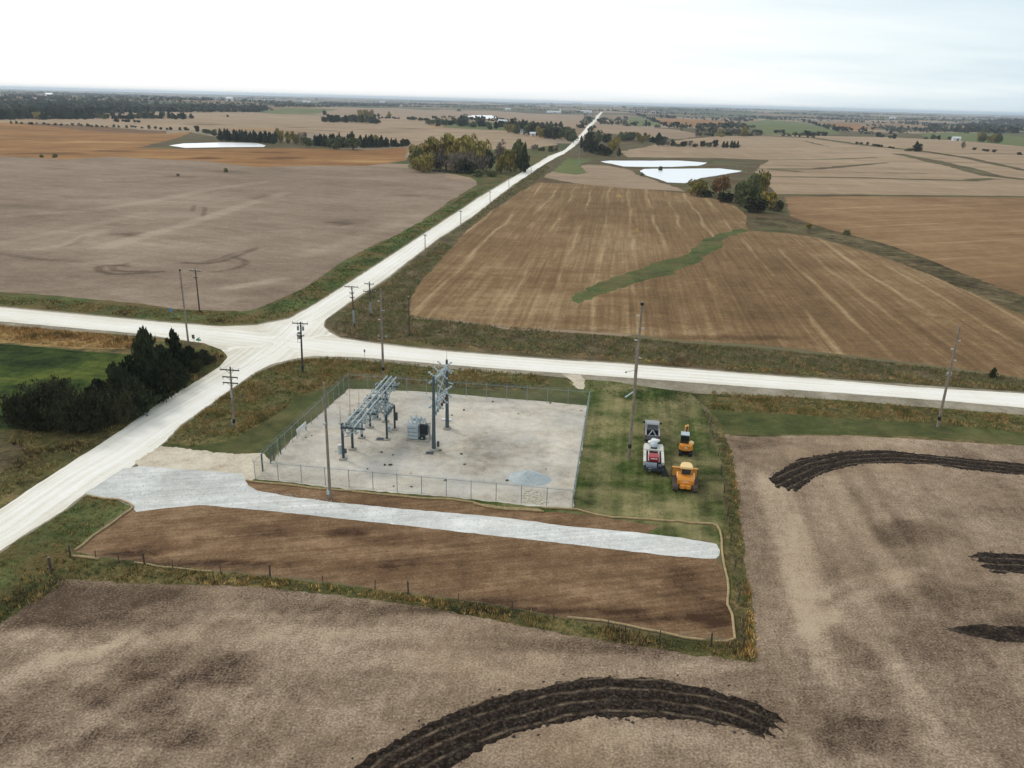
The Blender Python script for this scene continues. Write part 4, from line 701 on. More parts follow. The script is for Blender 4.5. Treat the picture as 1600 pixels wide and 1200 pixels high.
# ------------------------------------------------------------------ far woods: nobody could count them
def clumps(C, name, label, mat='darkshrub', seed=5, q=9):
    """C: rows x, y, width, height"""
    r = np.random.default_rng(seed); C = np.asarray(C); n = len(C); z = hh(C[:, 0], C[:, 1])
    P = np.repeat(np.column_stack([C[:, 0], C[:, 1], z]), q, 0); Wd = np.repeat(C[:, 2], q)[:, None]; Hh = np.repeat(C[:, 3], q)[:, None]
    d = r.normal(size=(n*q, 3)); d /= np.linalg.norm(d, axis=1)[:, None]; hz = r.random(n*q)**.8; rad = .5*np.sqrt(1-hz*hz*.8)
    P = P+np.column_stack([d[:, 0]*rad, d[:, 1]*rad, np.zeros(n*q)])*Wd; P[:, 2] += hz*Hh[:, 0]*.85
    u = r.normal(size=(n*q, 3)); u /= np.linalg.norm(u, axis=1)[:, None]; v = np.cross(u, r.normal(size=(n*q, 3))); v /= np.linalg.norm(v, axis=1)[:, None]
    s = np.minimum(Wd*.30, Hh*.38)*(.7+.6*r.random((n*q, 1))); V = np.stack([P-u*s, P-v*s, P+u*s, P+v*s], 1).reshape(-1, 3)
    me = mesh_np(name, V, np.arange(n*q*4).reshape(-1, 4), mat); a = me.attributes.new('tint', 'FLOAT', 'FACE'); a.data.foreach_set('value', np.repeat(r.random(n), q).astype(np.float32)*.7+.3*r.random(n*q).astype(np.float32))
    return tag(link(name, me), label, 'woods', kind='stuff')
def far_leaf():
    m = NM('far_wood_foliage'); n = m.noise(160, 3, .6); f = m.math('ADD', m.math('MULTIPLY', n, .8), m.math('MULTIPLY', m.attr('tint'), .45))
    m.col(m.ramp(f, [(.3, (.016, .02, .014, 1)), (.5, (.03, .036, .022, 1)), (.66, (.065, .066, .038, 1)), (.85, (.10, .085, .055, 1))])); return m.m
FL = far_leaf()
rg = np.random.default_rng(11); CL = []; CS = []
u_ = np.array([EV.x, EV.y]); v_ = np.array([NV.x, NV.y])
def ok(p):
    D = np.hypot(*p); return p[1] > 0 and abs(math.atan2(p[0], p[1])) < .82
REGP = [r_['D'] for r_ in REG if r_['name'] in ('stubble_field', 'corn_field', 'crop_field', 'pond', 'gravel_road', 'meadow', 'standing_corn', 'pond_bank')]
for k in range(620):       # hedgerows and creek lines
    D = 1350*math.exp(rg.random()*2.1); a = rg.uniform(-.82, .82); c = np.array([math.sin(a), math.cos(a)])*D; L = rg.uniform(60, 520)*(1+D/6000); dr = (u_ if rg.random() < .62 else v_) if rg.random() < .6 else np.array([math.cos(q_ := rg.uniform(0, 3.14)), math.sin(q_)])
    if rg.random() < (.74 if D < 4500 else .35): continue
    n = int(L/(9+D/700)); amp = rg.uniform(0, 30)
    for i in range(n):
        p = c+dr*(i/n-.5)*L+np.array([-dr[1], dr[0]])*amp*math.sin(i*.4)+rg.normal(size=2)*4
        if rg.random() < .15 or not ok(p): continue
        s = rg.uniform(.6, 1.3); CL.append((p[0], p[1], (8+D/700)*s, (6+D/3500)*s))
for k in range(60):        # woods
    D = 1700*math.exp(rg.random()*1.9); a = rg.uniform(-.82, .82); c = np.array([math.sin(a), math.cos(a)])*D; rx = rg.uniform(60, 330)*(1+D/5000); ry = rg.uniform(30, 120)*(1+D/5000)
    n = int(rx*ry/(170+D*.35))
    for i in range(min(n, 260)):
        p = c+u_*rg.normal()*rx*.5+v_*rg.normal()*ry*.5
        if not ok(p): continue
        s = rg.uniform(.7, 1.3); CL.append((p[0], p[1], (11+D/500)*s, (7.5+D/3000)*s))
CL = np.array(CL); keep = np.ones(len(CL), bool)
for P_ in REGP: keep &= ~inpoly(CL[:, 0], CL[:, 1], P_)
CL = CL[keep]; print('clumps', len(CL)); clumps(CL, 'distant_woods', 'far-off hedgerows and woods fading towards the horizon', FL)
def wood(poly, n, w, h, label, seed):
    P = [G(*p) for p in poly]; A = np.array(P); r = np.random.default_rng(seed); C = []
    X = r.uniform(A[:, 0].min(), A[:, 0].max(), n*6); Y = r.uniform(A[:, 1].min(), A[:, 1].max(), n*6); m = inpoly(X, Y, P); X = X[m][:n]; Y = Y[m][:n]
    s = r.uniform(.7, 1.3, len(X)); clumps(np.column_stack([X, Y, w*s, h*s]), 'distant_woods', label, FL, seed, 14)
wood([(1440, 200), (1500, 197), (1540, 190), (1600, 188), (1800, 196), (1800, 216), (1600, 212), (1500, 208)], 900, 13, 9, 'dark wooded hill at the far right edge', 3)
wood([(150, 170), (300, 166), (420, 170), (400, 175.5), (250, 175), (150, 178)], 700, 14, 8, 'grey-green wood beyond the pale tan field on the left', 4)
wood([(0, 160), (200, 160), (230, 170), (140, 175), (0, 177)], 700, 14, 8, 'blue-green wood beyond the far left cedars', 6)
wood([(-60, 190), (-60, 168), (0, 166), (0, 187)], 200, 13, 9, 'dark wood continuing past the left edge', 8)
wood([(500, 162), (625, 163), (620, 167), (505, 166)], 260, 16, 9, 'dark belt of woods beyond the thin green pasture', 9)
# ------------------------------------------------------------------ man-made materials
wood_m = plain('weathered_pole_wood', S(146, 135, 122), .9, var=.3, size=.7)
woodd = plain('dark_creosote_wood', S(82, 72, 62), .9, var=.3, size=.6)
galv = plain('galvanised_steel', S(150, 164, 168), .5, .25, var=.12, size=.4)
steel = plain('dark_painted_steel', S(62, 76, 82), .55, .1, var=.15, size=.8)
steelm = plain('grey_steel_column', S(84, 98, 104), .5, .2, var=.15, size=1)
alu = plain('dull_aluminium_tube', S(170, 182, 184), .45, .3, var=.08)
porc = plain('pale_grey_porcelain', S(190, 204, 206), .35, var=.15, size=.15)
porcd = plain('brown_porcelain', S(84, 60, 50), .35, var=.2, size=.2)
white = plain('white_enamel', S(240, 242, 240, 1.4), .4, var=.04)
concrete = plain('pale_concrete', S(170, 166, 155), .9, var=.12)
black = plain('black_band', S(28, 28, 28), .7)
blk = plain('black_rubber', S(30, 30, 32), .8, var=.3, size=.2)
glass = plain('dark_cab_glass', (.01, .012, .015, 1), .12, var=.1, spec=.6)
bluegrey = plain('pale_blue_grey_enamel', S(178, 193, 199), .45, .05, var=.08)
darkrad = plain('dark_radiator_steel', S(44, 56, 66), .55, var=.15)
def pole(base, top, label, group=None, r=.16, mat=None, name='utility_pole', cat='utility pole', band=True, sleeve=False):
    b = G3(*base); tp = TOP(b, *top); e = empty(name, b, label, cat, group); mat = mat or wood_m
    m = MB(b); m.tube(b-Vector((0, 0, .1)), tp, r, r*.68, 12); m.build('shaft', mat, e)
    d = tp-b
    if band: q0 = b+d*.07; MB(b).tube(q0, q0+d.normalized()*.55, r*1.12, r*1.12, 12).build('black_band', black, e)
    if sleeve: MB(b).tube(b+d*.09, b+d*.42, r*1.14, r*1.1, 12).build('pole_sleeve', galv, e)
    return e, b, tp, d
def along(b, tp, f): return b+(tp-b)*f
def insul(e, o, p, h=.28, r=.07, mat=None, d=Vector((0, 0, 1))):
    m = MB(o); p = Vector(p); m.tube(p, p+d*h, r*.4, r*.4, 6)
    for k in range(3): q = p+d*(h*(.25+.28*k)); m.tube(q, q+d*h*.12, r, r*.6, 8)
    return m.build('insulator', mat or porc, e)
def arm(e, o, c, half, dirv=None, w=.12, n=3, up=True, mat=None, ih=.28):
    dirv = dirv or EV; m = MB(o); a = c-dirv*half+NV*-.22; b_ = c+dirv*half+NV*-.22; m.bar(a, b_, w, w*1.15)
    m.bar(c-dirv*half*.5+NV*-.22, c-Vector((0, 0, .6)), .04); m.bar(c+dirv*half*.5+NV*-.22, c-Vector((0, 0, .6)), .04); m.build('crossarm', mat or woodd, e)
    for k in range(n):
        f = -1+2*k/(n-1); insul(e, o, c+dirv*(half*.93*f)+NV*-.22+Vector((0, 0, .06 if up else -.34)), ih, .075)
def can(e, o, p, r=.24, h=.8):
    m = MB(o); p = Vector(p); m.tube(p, p+Vector((0, 0, h)), r, r, 12); m.tube(p+Vector((0, 0, h)), p+Vector((0, 0, h+.08)), r*1.05, r*.7, 12); t = m.build('transformer', galv, e)
    MB(o).tube(p+Vector((0, 0, h)), p+Vector((.05, 0, h+.35)), .05, .03, 6).build('bushing', porc, t)
e, b, tp, d = pole((295, 541), (281, 423), 'tall bare wooden pole beside the cedars and the green street sign', r=.17, band=False)
for f in (.62, .78, .9): insul(e, b, along(b, tp, f)-EV*.1, .2, .07, porcd, -EV)
MB(b).tube(tp, tp+Vector((0, 0, .25)), .2, .12, 8).build('pole_cap', black, e)
e, b, tp, d = pole((312, 488), (305, 421), 'brown wooden pole with one top crossarm by the grey-beige field', r=.15, mat=woodd, band=False)
arm(e, b, tp-Vector((0, 0, .25)), 1.25, n=4); arm(e, b, along(b, tp, .82), .5, n=2)
e, b, tp, d = pole((473, 582), (469.5, 503), 'dark wooden pole with a crossarm and hanging transformers at the crossroad corner', r=.17, mat=woodd)
arm(e, b, tp-Vector((0, 0, .2)), 1.3, n=4); arm(e, b, along(b, tp, .74), .6, n=2)
for s in (-1, 1): can(e, b, along(b, tp, .84)+EV*s*.42-NV*.1, .17, .6)
m = MB(b); q = along(b, tp, .78)-EV*.35; m.box(q, (.4, .3, .35)); m.bar(along(b, tp, .78), q, .06); m.build('cutout_switch', galv, e)
m = MB(b); q = along(b, tp, .60); m.bar(q-EV*.6, q, .05); m.bar(q-EV*.6, q-EV*.6+Vector((0, 0, 1)), .05); m.bar(q-EV*.6+Vector((0, 0, 1)), q+Vector((0, 0, 1)), .05); m.box(q-EV*.35+Vector((0, 0, .8)), (.35, .3, .5)); m.build('bracket', galv, e)
e, b, tp, d = pole((366, 667), (359.5, 573), 'wooden pole with three stacked crossarms on the bank west of the substation', r=.16, sleeve=False)
for f, hw, n in ((.955, 1.32, 4), (.84, 1.05, 3), (.745, 1.05, 3)): arm(e, b, along(b, tp, f), hw, n=n, up=(f > .9))
MB(b).box(along(b, tp, .56)+NV*-.18, (.22, .2, 1.0)).build('meter_box', concrete, e); MB(b).box(along(b, tp, .06)+EV*-.2, (.22, .2, .9)).build('pole_guard', galv, e)
e, b, tp, d = pole((554, 511), (549.5, 447), 'dark pole with one crossarm and hanging fuses across the road from the substation', r=.16, mat=woodd, sleeve=True)
arm(e, b, tp-Vector((0, 0, .1)), 1.35, n=4); arm(e, b, along(b, tp, .84), .45, n=2); arm(e, b, along(b, tp, .73), .45, n=2)
e, b, tp, d = pole((580, 494), (577, 440), 'pole with two crossarm levels farther up the weedy roadside', r=.16, mat=woodd, sleeve=True, band=False)
arm(e, b, along(b, tp, .94), 1.0, n=3); arm(e, b, along(b, tp, .72), 1.3, n=4)
e, b, tp, d = pole((599, 588), (594.5, 451), 'tall weathered pole with side insulators standing behind the left bus', r=.2)
for f, s in ((.86, -1), (.76, 1), (.655, -1)): insul(e, b, along(b, tp, f)+EV*.14*s, .42, .1, white, EV*s)
m = MB(b); q = along(b, tp, .45); m.bar(q-EV*.7, q+EV*.7, .1); m.build('crossarm', woodd, e)
for s in (-.6, 0, .6): insul(e, b, q+EV*s+Vector((0, 0, .06)), .35, .09, porc)
e, b, tp, d = pole((639.5, 525), (638.8, 464), 'thin dark pole at the corner of the corn stubble field', r=.11, mat=woodd, band=False)
insul(e, b, tp, .2, .06, porc)
e, b, tp, d = pole((516, 778), (506, 598), 'tall pale wooden pole in front of the substation fence by the white drive', r=.17, band=False)
MB(b).sphere(along(b, tp, .66)+NV*-.12-EV*.12, .2, 8, 6).build('yard_light', porc, e); MB(b).box(along(b, tp, .055)+EV*-.16-NV*.1, (.3, .22, .5)).build('meter_box', porc, e); MB(b).tube(b-EV*.15-NV*.1, b-EV*.15-NV*.1+Vector((0, 0, 1.2)), .06, .06, 6).build('conduit', galv, e)
e, b, tp, d = pole((982.5, 716), (1003.5, 471), 'tallest pole on the worn lawn beside the parked truck, with side insulators', r=.19)
for f, s in ((.915, -1), (.84, 1), (.765, -1), (.655, 1)): insul(e, b, along(b, tp, f)+EV*.13*s, .4, .1, white, EV*s)
MB(b).box(along(b, tp, .985), (.35, .35, .3)).build('pole_cap', black, e)
e, b, tp, d = pole((990, 620), (995, 540), 'shorter roadside pole with a lamp arm behind the tallest pole', r=.16)
m = MB(b); q = along(b, tp, .52); m.tube(q, q-EV*1.3+Vector((0, 0, -.3)), .045, .035, 6); m.sphere(q-EV*1.35+Vector((0, 0, -.36)), .16, 8, 5); m.build('lamp_arm', galv, e)
m = MB(b); q = along(b, tp, .02); m.bar(q-EV*1.3-NV*1.0, q+Vector((0, 0, .7)), .16, .16); m.build('guy_guard', porc, e)
insul(e, b, along(b, tp, .78)+EV*.15, .4, .1, white, EV)
e, b, tp, d = pole((1465, 667), (1500, 509), 'tall leaning pole beside the gravel road on the right', r=.2, sleeve=False)
for f, s in ((.86, 1), (.775, -1), (.67, 1)): insul(e, b, along(b, tp, f)+EV*.14*s, .38, .1, white, EV*s)
for s in (-1, 1): insul(e, b, along(b, tp, .53)+EV*.2*s, .35, .12, porc)
m = MB(b); m.bar(along(b, tp, .52)-EV*.5, along(b, tp, .52)+EV*.4, .08); m.build('bracket', galv, e)
g = 'poles along the straight gravel road'
for bs, tp_, lb in (((664.5, 405), (664, 366), 'nearest of the thin poles on the right edge of the straight road'), ((720, 366), (720, 329), 'second thin pole up the right edge of the straight road'), ((766, 323), (765.5, 299), 'third thin pole up the right edge of the straight road'), ((795.5, 303), (795, 276), 'fourth thin pole up the right edge of the straight road'), ((830, 276), (830, 257), 'fifth thin pole up the straight road, beside the grove')):
    e, b, tp, d = pole(bs, tp_, lb, g, r=.14, band=False); arm(e, b, tp-Vector((0, 0, .2)), .55, n=2)
e, b, tp, d = pole((904, 257), (906.5, 219), 'pale slender mast on the small green patch before the ponds', r=.22, mat=galv, name='mast', cat='mast', band=False)
# road signs
def post_sign(base, top, label, w, h, mat, cat='sign', both=False, txt=False):
    b = G3(*base); tp = TOP(b, *top); e = empty('road_sign', b, label, cat); MB(b).tube(b, tp, .035, .035, 6).build('post', galv, e)
    m = MB(b); m.box(tp-Vector((0, 0, h/2)), (w, .03, h), rz=-TH); m.build('sign_panel', mat, e)
    if both: m = MB(b); m.box(tp+Vector((0, 0, .14)), (.03, w, .22), rz=-TH); m.build('sign_panel', mat, e)
    return e
grn = plain('green_sign_sheet', S(40, 150, 110), .5); blu = plain('blue_sign_sheet', S(70, 130, 200), .5); sgrey = plain('grey_sign_back', S(96, 98, 96), .6)
post_sign((311, 541), (310, 530), 'green street name sign at the crossroad corner by the cedars', .9, .28, grn, both=True)
post_sign((304, 537), (301.5, 523), 'grey-backed sign seen edge on between the tall bare pole and the green street sign', .5, .75, sgrey)
post_sign((267, 497), (266.5, 481), 'small blue sign on a post before the left field', .55, .75, blu)
post_sign((570, 561), (569.5, 546), 'thin marker post sign at the road edge behind the substation', .25, .5, sgrey)
# ------------------------------------------------------------------ substation fence
e = empty('chain_link_fence', G3(398, 748), 'chain-link fence closing the substation gravel pad on all sides', 'fence'); o = e.location.copy()
FH = 2.15; c1, c2, c3, c4 = G3(399, 747.5), G3(894, 794), G3(919.5, 634), G3(545, 606.5)
wire = plain('galvanised_wire', S(148, 160, 162), .5, .3); mp_ = MB(o)
def fence_run(a, b, n, skip=()):
    L = (b-a).length; d = (b-a).normalized(); up = Vector((0, 0, 1))
    for i in range(n+1):
        p = a+(b-a)*i/n
        if i in skip: continue
        if i < n or True: m = MB(o); m.tube(p, p+up*(FH+.05), .042, .042, 7); m.tube(p+up*FH, p+up*(FH+.32)+Vector((d.y, -d.x, 0))*.25, .018, .015, 5); m.build('post', galv, e)
    m = MB(o); m.tube(a+up*FH, b+up*FH, .026, .026, 6); m.tube(a+up*.08, b+up*.08, .01, .01, 4)
    for k in range(3): q = up*(FH+.1+.1*k)+Vector((d.y, -d.x, 0))*(.08+.08*k); m.tube(a+q, b+q, .006, .006, 3, False)
    m.build('top_rail', galv, e)
    m = MB(o); s = .15; k = int(L/s); hw = FH-.1
    for i in range(-int(hw/s), k):
        for sg in (1, -1):
            x0, x1 = (i*s, i*s+hw) if sg > 0 else (i*s+hw, i*s); z0, z1 = .08, .08+hw
            # clip to the run
            def cl(xa, za, xb, zb):
                if xa < 0: za += (zb-za)*(0-xa)/(xb-xa); xa = 0
                if xa > L: za += (zb-za)*(L-xa)/(xb-xa); xa = L
                return xa, za
            xa, za = cl(x0, z0, x1, z1); xb, zb = cl(x1, z1, x0, z0)
            if abs(xa-xb) < .05: continue
            pa, pb = a+d*xa+up*za, a+d*xb+up*zb; w = Vector((0, 0, .0032)); nn_ = Vector((d.y, -d.x, 0))*.0045
            m.add([pa-w, pa+w, pb+w, pb-w], [(0, 1, 2, 3)])
    m.build('wire_mesh', wire, e)
fence_run(c1, c2, 13, ()); fence_run(c2, c3, 13, (0,)); fence_run(c3, c4, 12, (0,)); fence_run(c4, c1, 15, (0, 15))
for f in (.06, .13, .16, .22): q = c1+(c4-c1)*f; MB(o).tube(q, q+Vector((0, 0, FH+.1)), .075, .075, 8).build('gate_post', steelm, e)
sgp = AT(470, 668, 1.2); e = empty('white_board', G3(478, 672), 'long white board leaning inside the left fence of the substation', 'board'); m = MB(e.location); a = c4+(c1-c4)*.45; 
p0, p1 = AT(463.5, 675, .9), AT(478, 662, .9); m.bar(p0, p1, .1, .62); m.build('board_panel', white, e); MB(e.location).bar(p0-Vector((0, 0, .9)), p0, .08).build('leg', galv, e); MB(e.location).bar(p1-Vector((0, 0, .9)), p1, .08).build('leg', galv, e)
# ------------------------------------------------------------------ left bus structure
def fit(base, top): b = G3(*base); return b, TOP(b, *top)
A0, A1 = fit((536, 717.6), (535, 662)); B0, B1 = fit((550.5, 702), (550, 663)); C0, C1 = fit((565, 684), (564.6, 647)); X0, X1 = fit((602.5, 659), (602, 606))
e = empty('bus_structure', A0, 'long three-tube overhead bus on dark steel posts at the left of the substation', 'bus structure'); o = A0
T0 = [AT(540, 661, 5.2), AT(549, 662, 5.2), AT(553, 668.5, 5.2)]; T1 = [AT(605, 587.5, 5.2), AT(611.8, 588, 5.2), AT(619, 589.5, 5.2)]
for a, b_ in zip(T0, T1): MB(o).tube(a, b_, .105, .105, 10).build('bus_tube', alu, e)
bd = (T1[1]-T0[1]).normalized(); bp = Vector((bd.y, -bd.x, 0)); BL_ = (T1[1]-T0[1]).length; mid0 = T0[1]
for p, q in ((A0, A1), (B0, B1), (C0, C1), (X0, X1)):
    MB(o).box((p+q)/2, (.25, .25, (q-p).length), rz=-TH).build('post', steel, e); MB(o).box(p+Vector((0, 0, .08)), (.8, .8, .22), rz=-TH).build('footing', concrete, e)
for f in (.02, .30, .60, .88):
    c = mid0+bd*(BL_*f)-Vector((0, 0, .75)); MB(o).bar(c-bp*1.5, c+bp*1.5, .18).build('beam', steel, e)
    if f > .25:
        for s in (-1.35, 1.35):
            q = c+bp*s
            MB(o).bar(q, q+Vector((0, 0, .5)), .12).build('bracket', galv, e)
    for k in (-1, 0, 1): insul(e, o, c+bp*(k*.95)+Vector((0, 0, .08)), .62, .13)
MB(o).bar(A1, B1+(A1-B1)*0, .2).build('beam', steel, e); MB(o).bar(B1, C1, .16).build('beam', steel, e)
for j in range(13):
    c = mid0+bd*(BL_*(.03+j*.073))-Vector((0, 0, .62)); MB(o).bar(c-bp*1.25, c+bp*1.25, .09).build('crossarm', galv, e)
    for k in (-1, 0, 1):
        insul(e, o, c+bp*(k*.95)+Vector((0, 0, .04)), .5, .11); 
        if j % 2: insul(e, o, c+bp*(k*.95+.25)-Vector((0, 0, .04)), .55, .10, None, Vector((0, 0, -1)))
for k, f0, f1, zz_ in ((-1.2, 0, .5, -1.0), (1.2, 0, .45, -1.15), (0, .05, .6, -1.3), (-.5, .5, .95, -1.0), (.6, .45, .9, -1.2)):
    MB(o).tube(mid0+bd*(BL_*f0)+bp*k+Vector((0, 0, zz_)), mid0+bd*(BL_*f1)+bp*k+Vector((0, 0, zz_)), .05, .05, 7).build('jumper_tube', alu, e)
# lattice and switches hung in the bays
def lattice(p, q, h, n, nm='lattice'):
    m = MB(o); up = Vector((0, 0, h)); m.bar(p, q, .08); m.bar(p-up, q-up, .08)
    for i in range(n):
        a = p+(q-p)*i/n; b_ = p+(q-p)*(i+1)/n; m.bar(a, b_-up, .055); m.bar(a-up, b_, .055)
    m.build(nm, galv, e)
lattice(A1-Vector((0, 0, .25)), B1+bd*.3+Vector((0, 0, -.1)), 1.5, 2); lattice(B1, C1, 1.3, 3); lattice(mid0+bd*.2-bp*1.2-Vector((0, 0, .5)), mid0+bd*(BL_*.3)-bp*1.2-Vector((0, 0, .5)), .8, 5)
lattice(mid0+bd*(BL_*.3)+bp*1.2-Vector((0, 0, .6)), mid0+bd*(BL_*.6)+bp*1.2-Vector((0, 0, .6)), .8, 5)
rs = random.Random(4)
for i in range(24):
    f = i/24+.02; c = mid0+bd*(BL_*f)
    for k in (-.95, 0, .95):
        if rs.random() < .25: continue
        q = c+bp*(k+rs.uniform(-.4, .4))-Vector((0, 0, rs.uniform(.2, 1.1))); m = MB(o); m.bar(q-bd*.5+Vector((0, 0, .18)), q+bd*.5+Vector((0, 0, .18)), .10); m.tube(q-bd*.4, q-bd*.4+Vector((0, 0, .2)), .06, .06, 6); m.tube(q+bd*.4, q+bd*.4+Vector((0, 0, .2)), .06, .06, 6); m.build('switch_blade', galv, e)
for i, (f, s) in enumerate(((.05, 0), (.10, .6), (.16, -.5), (.22, .4), (.36, .8), (.44, .6), (.52, -.8), (.70, .9), (.78, .4))):
    q = mid0+bd*(BL_*f)+bp*s-Vector((0, 0, 1.5+.5*(i % 3))); m = MB(o); m.tube(q, q+Vector((0, 0, .9)), .16, .13, 8); m.tube(q+Vector((0, 0, .9)), q+Vector((0, 0, 1.4)), .05, .05, 6); m.build('surge_arrester', porc, e)
m = MB(o); m.box(A0+Vector((.28, .05, 1.1)), (.35, .3, .55), rz=-TH); m.build('control_box', steel, e)
for i in range(9):
    q = A1+(B1-A1)*((i % 3)*.33+.15)+bp*rs.uniform(-.1, .7)-Vector((0, 0, .35+.45*(i//3))); m = MB(o); m.tube(q, q+Vector((.3, .1, .12)), .16, .12, 9); m.tube(q+Vector((.3, .1, .12)), q+Vector((.42, .12, .16)), .06, .06, 6); m.build('insulator', porc, e)
# switch frame
D0, D1 = fit((578.5, 668), (577, 638.5)); E0, E1 = fit((590, 655), (590, 625.5)); F0, F1 = fit((604.8, 687), (603.5, 640.5)); Q0, Q1 = fit((617, 671), (616, 627.5))
e2 = empty('switch_frame', D0, 'square dark steel switch frame on four legs right of the bus', 'switch frame'); o2 = D0; zt = (D1.z+F1.z)/2
for p in (D0, E0, F0, Q0):
    MB(o2).box((p.x, p.y, zt/2), (.22, .22, zt), rz=-TH).build('leg', steel, e2); MB(o2).box(p+Vector((0, 0, .07)), (.75, .75, .2), rz=-TH).build('footing', concrete, e2)
tops = [Vector((p.x, p.y, zt)) for p in (D0, F0, Q0, E0)]
for i in range(4): MB(o2).bar(tops[i], tops[(i+1) % 4], .17, .2).build('beam', steel if i % 2 else galv, e2)
for k in range(1, 4):
    a = tops[0]+(tops[3]-tops[0])*k/4; b_ = tops[1]+(tops[2]-tops[1])*k/4; MB(o2).bar(a, b_, .08).build('beam', galv, e2)
    for f in (.12, .5, .8, .92): insul(e2, o2, a+(b_-a)*f+Vector((0, 0, .06)), .55, .14)
    q = a+(b_-a)*.86; m = MB(o2); m.box(q-Vector((0, 0, .45)), (.5, .5, .75), rz=-TH); m.build('breaker_tank', bluegrey, e2)
    q = a+(b_-a)*.2; m = MB(o2); m.tube(q-Vector((0, 0, .8)), q, .13, .13, 8); m.build('surge_arrester', porc, e2)
m = MB(o2); m.box(Q0+Vector((.2, 0, 1.9)), (.4, .3, 1.1), rz=-TH); m.build('control_box', steel, e2)
for bs, tp_, lb in (((532, 662), (531, 632), 'left one of the three thin lightning masts behind the bus'), ((547, 648), (546, 592), 'tallest thin lightning mast, left of the bus'), ((561, 636), (560.5, 607), 'thin lightning mast nearest the bus tubes')):
    b, tp = fit(bs, tp_); e = empty('lightning_mast', b, lb, 'mast', 'thin lightning masts'); MB(b).tube(b, tp, .045, .02, 6).build('shaft', wood_m, e); MB(b).box(b+Vector((0, 0, .06)), (.4, .4, .14)).build('footing', concrete, e)
# white cabinets
for bs, lb, r_, h_ in (((531.8, 708), 'white round-topped cylinder beside the nearest bus post', .28, 1.1), ((607.8, 674), 'small white round canister between the switch frame legs', .22, .75)):
    b = G3(*bs); e = empty('white_canister', b, lb, 'canister'); m = MB(b); m.tube(b, b+Vector((0, 0, h_)), r_, r_, 14); m.build('body', bluegrey, e); m = MB(b); m.sphere(b+Vector((0, 0, h_)), r_, 12, 6, .5); m.build('lid', white, e)
for bs, lb in (((594.5, 686.5), 'flat blue-grey ground plate beside the switch frame leg'), ((671.5, 708.5), 'flat blue-grey ground plate before the near steel column')):
    b = G3(*bs); e = empty('ground_vault', b, lb, 'vault'); m = MB(b); m.box(b+Vector((0, 0, .06)), (.95, .7, .12), rz=-TH); m.build('lid', darkrad, e, .02); m = MB(b); m.box(b+Vector((0, 0, .03)), (1.2, .95, .06), rz=-TH); m.build('kerb', concrete, e)
# ------------------------------------------------------------------ power transformer
b = G3(652, 690); e = empty('power_transformer', b, 'pale blue-grey power transformer with ribbed cabinet and dark radiator', 'transformer', rz=-TH); X = lambda *v: Vector(v)
MB().box((0, 1.1, .12), (3.1, 2.4, .24)).build('concrete_pad', concrete, e, .02)
MB().box((-.62, .9, 1.25), (1.45, 1.5, 2.0)).build('tank', bluegrey, e, .03)
m = MB()
for k in range(4): m.box((-.62, .08, .52+.5*k), (1.4, .18, .38))
m.build('cabinet_doors', bluegrey, e, .02); MB().box((-1.2, .04, 1.3), (.12, .06, .3)).build('handle', black, e)
m = MB()
for k in range(9): m.box((.28+.12*k, .75, 1.45), (.045, .75, 1.35))
m.build('radiator', darkrad, e); MB().box((.75, .7, 1.42), (1.0, .5, 1.2)).build('radiator_core', darkrad, e)
MB().box((.62, .35, .45), (.7, .5, .5)).build('control_box', darkrad, e); MB().sphere((.62, .08, .5), .09, 8, 5).build('gauge', white, e)
MB().tube((-.9, 1.5, 2.55), (.75, 1.5, 2.6), .22, .22, 12).build('conservator', bluegrey, e); m = MB(); m.bar((.9, 1.1, 2.2), (1.45, 1.1, 2.2), .08); m.bar((1.45, 1.1, .2), (1.45, 1.1, 2.3), .09); m.bar((1.45, .6, .2), (1.45, .6, 2.1), .09); m.build('cable_frame', galv, e)
for i, (x, y, h_, tl) in enumerate(((-1.15, .5, .9, -.25), (-.7, .5, .95, 0), (-.25, .5, .9, .2), (-1.0, 1.4, 1.0, -.2), (-.45, 1.5, 1.05, 0), (.1, 1.4, 1.0, .2), (.5, 1.1, .6, .3), (.85, 1.0, .5, .4))):
    a = Vector((x, y, 2.2)); dd = Vector((tl, -.12, 1)).normalized(); m = MB(); m.tube(a, a+dd*h_, .05, .03, 6)
    for k in range(5): q = a+dd*(h_*(.12+.17*k)); m.tube(q, q+dd*.07, .13, .08, 9)
    m.build('bushing', porc if i else white, e)
MB().box((-.5, .7, 2.32), (.5, .4, .2), rz=.2).build('valve_box', white, e)
# ------------------------------------------------------------------ dead-end H structure
L0, L1 = fit((677.8, 703), (677.4, 588)); R0, R1 = fit((698.8, 670), (698, 562))
e = empty('dead_end_structure', L0, 'tall two-column steel line structure with lightning rods beside the transformer', 'line structure'); o = L0
for p, q, rod, lb in ((L0, L1, 1.9, 0), (R0, R1, 1.3, 1)):
    MB(o).tube(p, q, .27, .15, 14).build('column', steelm, e); MB(o).tube(q, q+Vector((0, 0, rod)), .035, .012, 6).build('lightning_rod', galv, e); MB(o).tube(p, p+Vector((0, 0, .25)), .55, .5, 16).build('footing', concrete, e)
ld = (R0-L0); ld.z = 0; ld.normalize(); lp = Vector((ld.y, -ld.x, 0)); LL = (R0-L0).length
def HP(f, z): return Vector((L0.x, L0.y, z))+ld*(LL*f)
z1, z2 = L1.z-.7, 5.9
for z in (z1, z2):
    m = MB(o); m.bar(HP(0, z), HP(1, z), .2, .12); m.bar(HP(0, z-.5), HP(1, z-.5), .1)
    for i in range(6): m.bar(HP(i/6, z), HP((i+.5)/6, z-.5), .07); m.bar(HP((i+.5)/6, z-.5), HP((i+1)/6, z), .07)
    m.build('crossbeam', galv, e)
